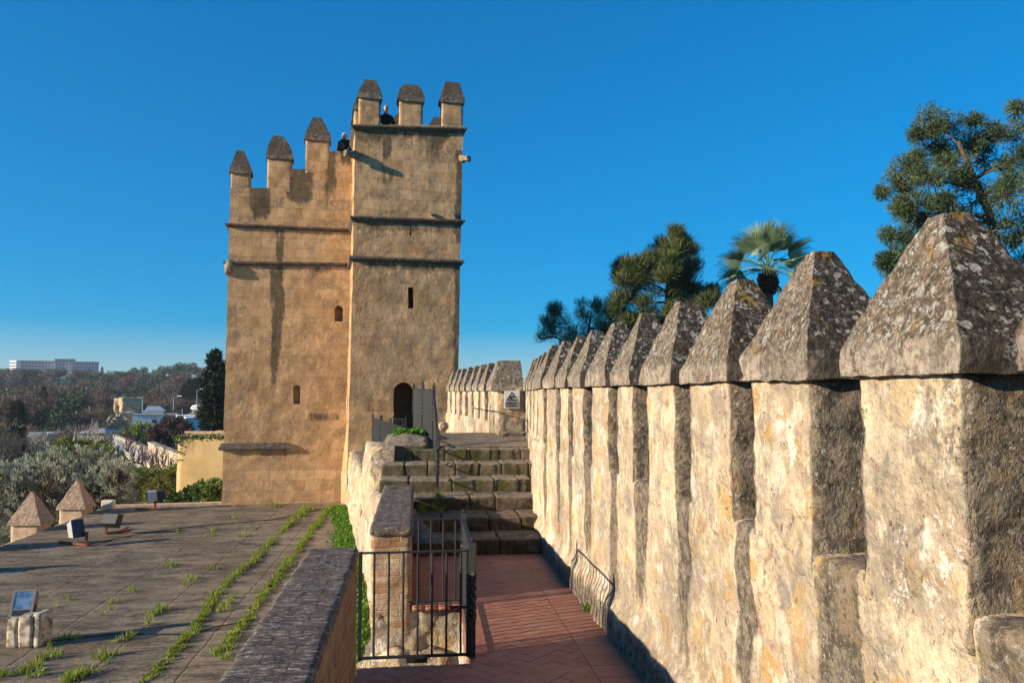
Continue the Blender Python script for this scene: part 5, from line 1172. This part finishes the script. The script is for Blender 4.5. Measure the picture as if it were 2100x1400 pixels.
# landmarks first
for kind,s,px,d,top,wx,lab in [
 ('cone',1,90,190,792,1.,'dark pointed conifer standing alone among brown trees left of the ruin'),
 ('cone',2,208,420,752,.8,'slim pointed conifer on the skyline right of the long building'),
 ('umbrella',1,285,470,750,.8,'dark spreading conifer on the skyline left of the wooded hilltop'),
 ('umbrella',2,330,470,756,1.,'dark umbrella pine on the left slope of the wooded hilltop'),
 ('umbrella',1,352,500,748,1.1,'umbrella pine crowning the left of the hilltop'),
 ('umbrella',2,377,500,742,1.1,'tallest umbrella pine on the hilltop'),
 ('umbrella',1,405,480,750,1.1,'umbrella pine right of the hilltop summit'),
 ('umbrella',2,432,470,752,1.,'umbrella pine near the tower on the hilltop'),
 ('umbrella',1,10,480,756,1.,'dark rounded pine on the skyline left of the long building'),
 ('broad',1,170,520,760,.9,'dark crown overlapping the right half of the long building'),
 ('bare',1,380,330,760,1.2,'large brown leafless crown under the hilltop pines'),
 ('bare',2,345,330,772,1.1,'brown leafless crown left of the biggest one under the pines'),
 ('column',1,395,240,775,1.7,'dark cypress clump below the brown crown'),
 ('column',2,408,240,772,1.7,'dark cypress beside the lamp post below the brown crown'),
 ('column',1,383,245,785,1.5,'lower dark cypress at the left of the cypress clump'),
 ('cone',2,238,230,815,.9,'dark conifer just left of the ruined tower'),
 ('column',2,38,120,820,1.2,'dark cypress left of the big lone conifer'),
 ('column',1,30,75,880,1.1,'dark clipped cypress column in the garden, left'),
 ('column',2,42,72,872,1.2,'dark clipped cypress column in the garden, right'),
 ('broad',2,15,88,880,.8,'yellow-green low tree behind the grey shrubs'),
 ('broad',1,85,150,838,.6,'small yellowish tree before the lone conifer')]:
    fartree(kind,s,px,d,top=top,label=lab,wx=wx,group=G1)
for i,(px,top) in enumerate([(5,905),(22,912),(52,908),(72,915),(90,906),(112,912),(128,908)]):
    fartree('broad',1+i%2,px,84+i%3*2,top=top,label='low dark evergreen shrub before the whitewashed garden building',wx=1.3,name='evergreen_shrub',cat='shrub',group='low evergreen shrubs in the garden')
rg=random.Random(77); cnt={}
lab={'broad':'round evergreen, one of many alike massed in the park wood','bare':'brown leafless tree, one of many alike massed in the park wood','grey':'grey twiggy tree, one of many alike massed in the park wood','cone':'small dark conifer, one of several alike among the park wood','umbrella':'umbrella pine, one of several alike among the park wood'}
placed=[]
for i in range(4000):
    if len(placed)>=250: break
    d=rg.choice((95,120,150,170,200,230,260,300,340,380,420,470,520))*rg.uniform(.93,1.07); px=rg.uniform(-140,470)
    hh=rg.uniform(6.,9.) if d<240 else rg.uniform(8,12)
    if d<140 and (px>215): continue
    if 190<px<440 and d<215: continue
    p=at(px,800,d); q=(p.x,p.y)
    if any(math.hypot(q[0]-a,q[1]-b)<(3.6+d*.006) for a,b in placed): continue
    placed.append(q); kind=rg.choices(['bare','broad','grey','cone','umbrella'],[.46,.22,.2,.06,.06] if d<330 else [.35,.25,.22,.04,.14])[0]
    if d<140: hh=rg.uniform(4,6.)
    if d>440: hh=rg.uniform(7,10)
    fartree(kind,rg.choice((1,2)),px,d,h=hh,label=lab[kind],wx=rg.uniform(.9,1.25) if kind not in('cone',) else .9,group='unsorted '+lab[kind].replace(' in the wooded park','s')+' of the park' if False else G1+': '+kind)
for px,d,top in [(25,640,772),(48,600,774),(70,620,770),(88,590,773),(104,610,771),(122,580,774),(138,620,770),(155,600,768),(175,590,770),(192,610,766),(215,560,768),(60,560,778),(112,555,779),(165,550,777)]:
    fartree(rg.choice(('broad','bare','broad')),rg.choice((1,2)),px,d,top=top,label='tree crown on the skyline before the long building',wx=1.4,group=G1+': skyline')
# undergrowth of the far wood as one mass
vs=[];fs=[]
for i in range(15000):
    d=rg.uniform(80,620)**1; px=rg.uniform(-200,480); p=at(px,800,d); z=gz(p.x,p.y)
    leafq(vs,fs,V((p.x,p.y,z+rg.uniform(0,2.2))),rv(rg)+V((0,0,.6)),rv(rg),rg.uniform(.5,1.6),rg.uniform(.3,.8))
mb=MB(); mb.add(vs,fs); o=mb.build('undergrowth',L_EVER); tag(o,'dark undergrowth between the park trees','undergrowth',kind='stuff')
# grey hedges left
for i,(x,y,D) in enumerate([(20,945,58),(70,930,70),(118,930,66),(-30,955,52)]):
    twiggy('bare_shrub','grey misty bare shrub in the garden, '+['left of the cypress columns','right of the cypress columns','below the white-branched fig tree','at the left picture edge'][i],x,y,D,2.6,3.,80+i,L_GREYT,26,group='grey bare shrubs in the garden',lv=3,r=.02)
# ---------------------------------------------------------------- grass on the terrace
rg=random.Random(5)
def blades(vs,fs,c,n,h,sp,w=.008):
    for _ in range(n):
        p=c+V((rg.gauss(0,sp),rg.gauss(0,sp),0)); d=V((rg.gauss(0,.35),rg.gauss(0,.35),1)).normalized(); L=h*rg.uniform(.5,1.2); s=V((rg.uniform(-1,1),rg.uniform(-1,1),0)).normalized()*w; b=len(vs); m=p+d*L*.6; t=p+d*L+V((d.x,d.y,-.3))*L*.35
        vs+=[tuple(p-s),tuple(p+s),tuple(m+s*.7),tuple(m-s*.7),tuple(t)]; fs+=[(b,b+1,b+2,b+3),(b+3,b+2,b+4)]
vs=[];fs=[]
def gline(pts,dens,h,sp,gap=.45):
    for a,b in zip(pts,pts[1:]):
        A=tz(*a);B=tz(*b);L=(B-A).length; n=int(L*dens)
        for i in range(n):
            c=A.lerp(B,rg.random()); 
            k=mnoise.noise(V((c.x*.4,c.y*.75,h*9)))+.5
            if k<gap-.28: continue
            blades(vs,fs,c+V((rg.gauss(0,sp),0,-.01)),rg.randint(9,18),h*rg.uniform(.6,1.1)*(.6+k*.6),sp*.5)
gline([(290,1400),(352,1345),(400,1290),(432,1235),(478,1180),(520,1150),(560,1105),(605,1065)],34,.10,.045,.36)
gline([(605,1065),(625,1045),(635,1037)],26,.12,.1,.3)
gline([(450,1345),(520,1250),(560,1195),(600,1140),(640,1090),(668,1050)],38,.10,.05,.3)
gline([(400,1400),(450,1345)],30,.12,.08,.5); gline([(665,1052),(690,1034)],30,.14,.08,.2)
for pt,n in [((380,1200),2),((395,1190),3),((405,1180),2),((445,1165),3),((478,1062),3),((560,1035),7),((568,1038),5),((500,1098),3),((435,1085),3),((520,1085),2),((365,1092),3),((350,1160),2),((320,1255),5),((305,1275),3),((330,1248),4),((345,1158),2),((435,1100),3),((128,1310),6),((100,1345),5),((75,1360),5),((50,1375),4),((250,1310),5),((220,1345),5),((200,1362),4),((150,1390),14),((160,1385),12),((20,1385),4),((90,1380),3),((465,1235),6),((450,1250),6),((210,1256),2),((130,1237),2),((236,1232),2),((265,1212),2)]:
    for _ in range(n): blades(vs,fs,tz(*pt)+V((rg.gauss(0,.07),rg.gauss(0,.12),-.01)),rg.randint(8,16),rg.uniform(.08,.17),.03)
mb=MB(); mb.add(vs,fs); o=mb.build('grass',L_GRASS); tag(o,'yellow-green grass growing in the terrace joints','grass',kind='stuff')
vs=[];fs=[]
for i in range(1500):
    y=9.6+(26.6-9.6)*rg.random(); x=ledge(y)-abs(rg.gauss(0,.17))-.02; c=V((x,y,ZT))
    hh=.16*(1-.3*sm(20,26,y)); 
    for _ in range(8):
        p=c+V((rg.gauss(0,.06),rg.gauss(0,.06),rg.uniform(0,hh))); leafq(vs,fs,p,rv(rg)+V((0,0,.5)),rv(rg),.085,.05)
    blades(vs,fs,c,4,.18,.05)
mb=MB(); mb.add(vs,fs); o=mb.build('weeds',L_WEED); tag(o,'bright green leafy weeds along the foot of the rubble wall','weeds',kind='stuff')
vs=[];fs=[]
for i in range(260):
    c=V((rg.uniform(-.42,.16),rg.uniform(16.6,17.5),-.86+rg.uniform(-.03,.05)))
    for _ in range(6): leafq(vs,fs,c+rv(rg)*.05,rv(rg)+V((0,0,.6)),rv(rg),.07,.045)
mb=MB(); mb.add(vs,fs); o=mb.build('weeds',L_WEED); tag(o,'green weed cushion on top of the stone block by the stairs','weeds',kind='stuff')
vs=[];fs=[]
c0_=onZ(1232,1252,ZF)
for i in range(60):
    c=c0_+V((rg.gauss(0,.05)-.02,rg.gauss(0,.13),.01))
    for _ in range(6): leafq(vs,fs,c+V((rg.gauss(0,.02),rg.gauss(0,.02),rg.uniform(0,.05))),rv(rg)+V((0,0,.5)),rv(rg),.05,.03)
    blades(vs,fs,c,3,.09,.02,.004)
for c in [(.15,12.95,-1.88),(.34,12.9,-1.88),(.42,13.1,-1.70)]:
    for _ in range(4): blades(vs,fs,V(c)+V((rg.gauss(0,.04),rg.gauss(0,.04),0)),10,.2,.03,.005)
mb=MB(); mb.add(vs,fs); o=mb.build('weeds',L_WEED); tag(o,'small green weeds at the wall foot beside the tiles','weeds',kind='stuff')
# ---------------------------------------------------------------- yellow wall and garden walls
D=35.; a=at(364,893,D); b=at(470,893,D); yw=thing('yellow_wall','tall yellow plastered wall with ivy along its top left of the tower','wall',(a.x,a.y,ZG))
d=(b-a); d.z=0; d.normalize(); nn=V((-d.y,d.x,0)); frW=lambda u,v,z:tuple(V((a.x,a.y,0))+d*u+nn*v+V((0,0,z)))
mb=MB(); rockbox(mb,(0,0,ZG),(4.2,5.,a.z),.22,.02,1.2,.03,frW); mb.build('plaster',YEL,yw,True)
vs=[];fs=[]; rg=random.Random(3)
for i in range(900):
    p=V(frW(rg.uniform(0,3.4),rg.uniform(-.12,.35),a.z+abs(rg.gauss(0,.05))-.08)); leafq(vs,fs,p,rv(rg),rv(rg),.10,.08)
for i in range(160):
    p=V(frW(rg.gauss(.05,.12),rg.uniform(-.1,.1),a.z-abs(rg.gauss(0,.5)))); leafq(vs,fs,p,rv(rg),rv(rg),.09,.07)
mb=MB(); mb.add(vs,fs); mb.build('ivy',L_IVY,yw)
mb=MB(); mb.bar(frW(.2,.3,a.z+.14),frW(4,.3,a.z+.14),.12,.08); mb.build('coping',PALE,yw)
# balustrade and cream wall running away
bl=thing('garden_balustrade','white pillared garden balustrade running away between citrus trees','balustrade',tuple(at(235,910,100)))
A=at(236,893,104); B=at(308,922,72); n=12
for i in range(n):
    t=i/(n-1); p=A.lerp(B,t); mb=MB(); mb.box((p.x-.2,p.y-.2,p.z-2.2),(p.x+.2,p.y+.2,p.z)); mb.build('pillar',WHITE,bl)
mb=MB(); mb.bar(A,B,.5,.28); mb.build('coping',CONC,bl); mb=MB(); A2=A.copy();B2=B.copy();A2.z-=1.5;B2.z-=1.5; mb.bar(A2,B2,.3,.5); mb.build('low_wall',CONC,bl)
cw=thing('garden_wall','cream plastered garden wall beyond the bare purple shrubs','wall',tuple(at(335,940,65)))
A=at(309,909,72); B=at(372,934,56); mb=MB(); dd=(B-A).normalized(); s_=V((dd.y,-dd.x,0)).normalized()*.2
q=[A,B,V((B.x,B.y,ZG-1)),V((A.x,A.y,ZG-1))]; mb.add([p-s_ for p in q]+[p+s_ for p in q],[(0,1,2,3),(7,6,5,4),(0,4,5,1),(1,5,6,2),(2,6,7,3),(3,7,4,0)]); mb.build('plaster',plain('beige_render',(.52,.40,.29),.9,var=.15,sc=1.2),cw)
mb=MB(); mb.bar(A+V((0,0,.08)),B+V((0,0,.08)),.55,.16); mb.build('coping',CONC,cw)
# generic small house built as walls + windows
def hbox(parent,name,x0,x1,y0,y1,d,dep,mat,ang=0.):
    A=at(x0,y0,d);B=at(x1,y0,d);C=at(x0,y1,d); u=(B-A); u.z=0; L=u.length; u.normalize()
    if ang: u=V((u.x*math.cos(ang)-u.y*math.sin(ang),u.x*math.sin(ang)+u.y*math.cos(ang),0))
    v=V((-u.y,u.x,0)); fr=lambda a,b,z:tuple(V((A.x,A.y,0))+u*a+v*b+V((0,0,z)))
    mb=MB(); mb.box((0,0,min(C.z,gz(A.x,A.y))),(L,dep,A.z),fr=fr); o=mb.build(name,mat,parent); return o,fr,L,A.z
def win(parent,fr,a,z,w,h,nm='window'):
    mb=MB(); mb.box((a,-.06,z),(a+w,.05,z+h),fr=fr); return mb.build(nm,WINDK,parent)
h=thing('white_house','white single-storey house with small square window before the ruin','house',tuple(at(310,870,150)),group='white houses beyond the garden')
o,fr,L,z=hbox(h,'wall',272,355,851,885,150,8,WHITE,.36); win(h,fr,L*.44,z-1.5,.5,.6); win(h,fr,L*.50,z-1.5,.4,.6)
mb=MB(); mb.box((-.15,-.15,z),(L+.15,8,z+.12),fr=fr); mb.build('roof_edge',CONC,h)
h=thing('white_house','white house with low grey hipped roof beside the ruined tower','house',tuple(at(315,850,165)),group='white houses beyond the garden')
o,fr,L,z=hbox(h,'wall',291,331,843,870,168,6,WHITE,.36); win(h,fr,L*.65,z-.9,.35,.35)
o,fr,L2,z2=hbox(h,'upper_wall',298,334,842,850,170,5,WHITE,.36)
mb=MB(); zt=at(310,833,170).z; mb.add([fr(-.2,-.2,z2),fr(L2+.3,-.2,z2),fr(L2+.3,5.2,z2),fr(-.2,5.2,z2),fr(.3,2.5,zt),fr(L2-1.1,2.5,zt)],[(0,1,5,4),(1,2,5),(2,3,4,5),(3,0,4)]); mb.build('roof',plain('grey_metal_roof',(.34,.38,.44),.6,var=.1),h)
h=thing('white_house','plain white block house partly behind the shaggy cypress','house',tuple(at(395,870,110)),group='white houses beyond the garden')
o,fr,L,z=hbox(h,'wall',381,432,856,890,110,7,WHITE,.42); win(h,fr,L*.55,z-1.55,.16,.2)
o,fr,L,z=hbox(h,'rear_wall',363,430,852,888,122,6,WHITE,.42); win(h,fr,L*.1,z-2.2,.9,1.)
h=thing('tile_roof_house','small house with tan pitched roof behind the shaggy cypress','house',tuple(at(395,845,150)),group='white houses beyond the garden')
o,fr,L,z=hbox(h,'wall',384,425,850,870,150,6,OFFW,.1); mb=MB(); zt=at(400,843,150).z; mb.add([fr(-.2,-.3,z),fr(L+.2,-.3,z),fr(L+.2,6.3,z),fr(-.2,6.3,z),fr(.9,3,zt),fr(L-.2,3,zt)],[(0,1,5,4),(1,2,5),(2,3,4,5),(3,0,4)]); mb.build('roof',plain('tan_tiles',(.46,.28,.16),.9,var=.2),h)
mb=MB(); p=at(403,838,148); mb.ball(p,1.,14,8,0,(1.1,.35,.8)); mb.tube([p,V((p.x,p.y,gz(p.x,p.y)))],.06,6); o=mb.build('satellite_dish',WHITE,smooth=True); tag(o,'white satellite dish above the tan roof','satellite dish')
h=thing('white_house','low whitewashed garden building behind dark palms at the left','house',tuple(at(60,890,120)),group='white houses beyond the garden'); o,fr,L,z=hbox(h,'wall',28,98,889,912,92,5,WHITE,.15)
h=thing('garden_shed','small cream-roofed shed behind the bare white-branched tree','shed',tuple(at(180,885,110))); o,fr,L,z=hbox(h,'wall',158,212,888,905,108,5,CONC,.05); mb=MB(); zt=at(170,880,108).z; mb.add([fr(-.3,-.4,z),fr(L+.3,-.4,z),fr(L+.3,5.4,z),fr(-.3,5.4,z),fr(1,2.5,zt),fr(L-1,2.5,zt)],[(0,1,5,4),(1,2,5),(2,3,4,5),(3,0,4)]); mb.build('roof',GREY,h)
# ruined tower
D=175.; rn=thing('ruined_tower','roofless tan ruined tower with a lit broken left face','ruin',tuple(at(262,870,D)))
A=at(250,815,D);B=at(291,815,D); u=(B-A);u.z=0;L=u.length;u.normalize();v=V((-u.y,u.x,0)); ca=R(36); u,v=u*math.cos(ca)+v*math.sin(ca),v*math.cos(ca)-u*math.sin(ca)
frR=lambda a,b,z:tuple(V((A.x,A.y,0))+u*a+v*b+V((0,0,z)))
rt=plain('ruin_stone',(.46,.34,.20),.93,var=.35,sc=.8)
mb=MB(); rockbox(mb,(0,0,gz(A.x,A.y)-1),(L,3.,A.z),.35,.22,.9,.1,frR); mb.build('front_wall',rt,rn,True)
A2=at(234,818,D+3); frR2=lambda a,b,z:tuple(V((A2.x,A2.y,0))+RT*a+V((FW.x,FW.y,0))*b+V((0,0,z)))
mb=MB(); zz=at(234,846,D).z; rockbox(mb,(0,0,zz),(.62,1.2,A2.z),.25,.2,1.,.1,frR2); rockbox(mb,(1.15,0,zz),(1.75,1.2,A2.z+.1),.25,.2,1.,.1,frR2); rockbox(mb,(0,0,at(234,832,D).z),(1.75,1.2,A2.z+.15),.25,.2,1.,.1,frR2); mb.build('lit_face',rt,rn,True)
mb=MB(); A3=at(220,846,D-3); frR3=lambda a,b,z:tuple(V((A3.x,A3.y,0))+RT*a+V((FW.x,FW.y,0))*b+V((0,0,z))); rockbox(mb,(0,0,gz(A3.x,A3.y)-1),(5.5,5,A3.z),.5,.45,.6,.4,frR3); mb.build('rubble_base',rt,rn,True)
# long building on the hill
D=900.; ob=thing('apartment_block','long pale institutional building on the hill with rows of windows','building',tuple(at(105,770,D)))
def seg(x0,x1,yt,yb,dep,ang,nm='wall'):
    return hbox(ob,nm,x0,x1,yt,yb,D,dep,plain('far_render',(.50,.49,.49),.9) if 'far_render' not in bpy.data.materials else bpy.data.materials['far_render'],ang)
pieces=[seg(43,113,739.5,790,14,.44),seg(113,148,736,790,18,.44,'centre_wall'),seg(147,196,741.5,790,14,.44)]
for o,fr,L,z in pieces:
    for r in range(4):
        mb=MB(); 
        for i in range(int(L/3.2)): mb.box((1+i*3.2,-.2,z-3.6-r*3.3),(3.3+i*3.2,.3,z-2.0-r*3.3),fr=fr)
        mb.build('window_row',WINDK,ob)
    mb=MB(); mb.box((-.3,-.4,z-1.2),(L+.3,14,z+.3),fr=fr); mb.build('roof_band',plain('dark_roof_band',(.16,.17,.2),.9) if 'dark_roof_band' not in bpy.data.materials else bpy.data.materials['dark_roof_band'],ob)
o,fr,L,z=hbox(ob,'end_wall',20,43,739,790,D+2,14,WHITE,-.5)
for r in range(5):
    mb=MB(); mb.box((.6,-.35,z-3.4-r*3.1),(L-.5,.4,z-2.2-r*3.1),fr=fr); mb.build('balcony_row',WINDK,ob)
# street lamps
def lamp(px,ytop,yb,D,lab,arm=1):
    b=at(px,yb,D); t=at(px,ytop,D); o=thing('street_lamp',lab,'street lamp',(b.x,b.y,b.z),group='street lamps beyond the garden'); mb=MB(); mb.tube([b-V((0,0,3)),t],[.11,.07],6); mb.build('pole',GREY,o)
    if arm: 
        e=t+RT*1.3*arm+V((0,0,.35)); mb=MB(); mb.tube([t,e],.05,5); mb.build('arm',GREY,o); mb=MB(); mb.bar(e-RT*.5,e+RT*.5,.35,.18); mb.build('lamp_head',WHITE,o)
lamp(356,815,862,175,'tall street lamp with white head right of the white houses'); lamp(404,800,850,190,'street lamp standing beside the shaggy cypress'); lamp(292.5,816,850,170,'thin pole between ruined tower and grey roof',0); lamp(374,838,860,165,'short pole right of the tall street lamp',0)
# ---------------------------------------------------------------- light
SEL=17.0; SPH=73.0
sd_=bpy.data.lights.new('sun','SUN'); sd_.energy=5.0; sd_.angle=R(.53); sd_.color=(1,.84,.63); so=bpy.data.objects.new('sun',sd_); COL.objects.link(so)
Ld=V((math.sin(R(SPH))*math.cos(R(SEL)),math.cos(R(SPH))*math.cos(R(SEL)),-math.sin(R(SEL)))); so.rotation_euler=Ld.to_track_quat('-Z','Y').to_euler(); so.location=(-40,-20,30)
wd=bpy.data.worlds.new('World'); scn.world=wd; wd.use_nodes=True; nt=wd.node_tree; nt.nodes.clear()
sk=nt.nodes.new('ShaderNodeTexSky'); sk.sky_type='NISHITA'; sk.sun_disc=False; sk.sun_elevation=R(SEL); sk.sun_rotation=R(SPH+180); sk.air_density=1.; sk.dust_density=0.; sk.ozone_density=8.; sk.altitude=100
gm=nt.nodes.new('ShaderNodeGamma'); gm.inputs[1].default_value=.65      # the photograph's polarised, even blue
hs=nt.nodes.new('ShaderNodeHueSaturation'); hs.inputs['Saturation'].default_value=1.8; hs.inputs['Hue'].default_value=.502; hs.inputs['Value'].default_value=1.40
bg=nt.nodes.new('ShaderNodeBackground'); bg.inputs[1].default_value=.12; ou=nt.nodes.new('ShaderNodeOutputWorld')
nt.links.new(sk.outputs[0],gm.inputs[0]); nt.links.new(gm.outputs[0],hs.inputs['Color']); nt.links.new(hs.outputs[0],bg.inputs[0]); nt.links.new(bg.outputs[0],ou.inputs[0])
vs_=scn.view_settings; scn.display_settings.display_device='sRGB'; vs_.view_transform='Standard'; vs_.look='None'; vs_.exposure=.68; vs_.gamma=1.

hz=NM('haze_air'); hz.t.nodes.remove(hz.b); pv=hz.n('ShaderNodeVolumePrincipled'); pv.inputs['Color'].default_value=(.72,.82,.95,1); pv.inputs['Density'].default_value=.00024; pv.inputs['Anisotropy'].default_value=.2; hz.l(pv.outputs[0],hz.out.inputs['Volume'])
mb=MB(); mb.box((-700,-60,-70),(500,1150,62)); o=mb.build('haze',hz.m); tag(o,'thin bluish winter haze over the park and far hill','haze',kind='stuff')
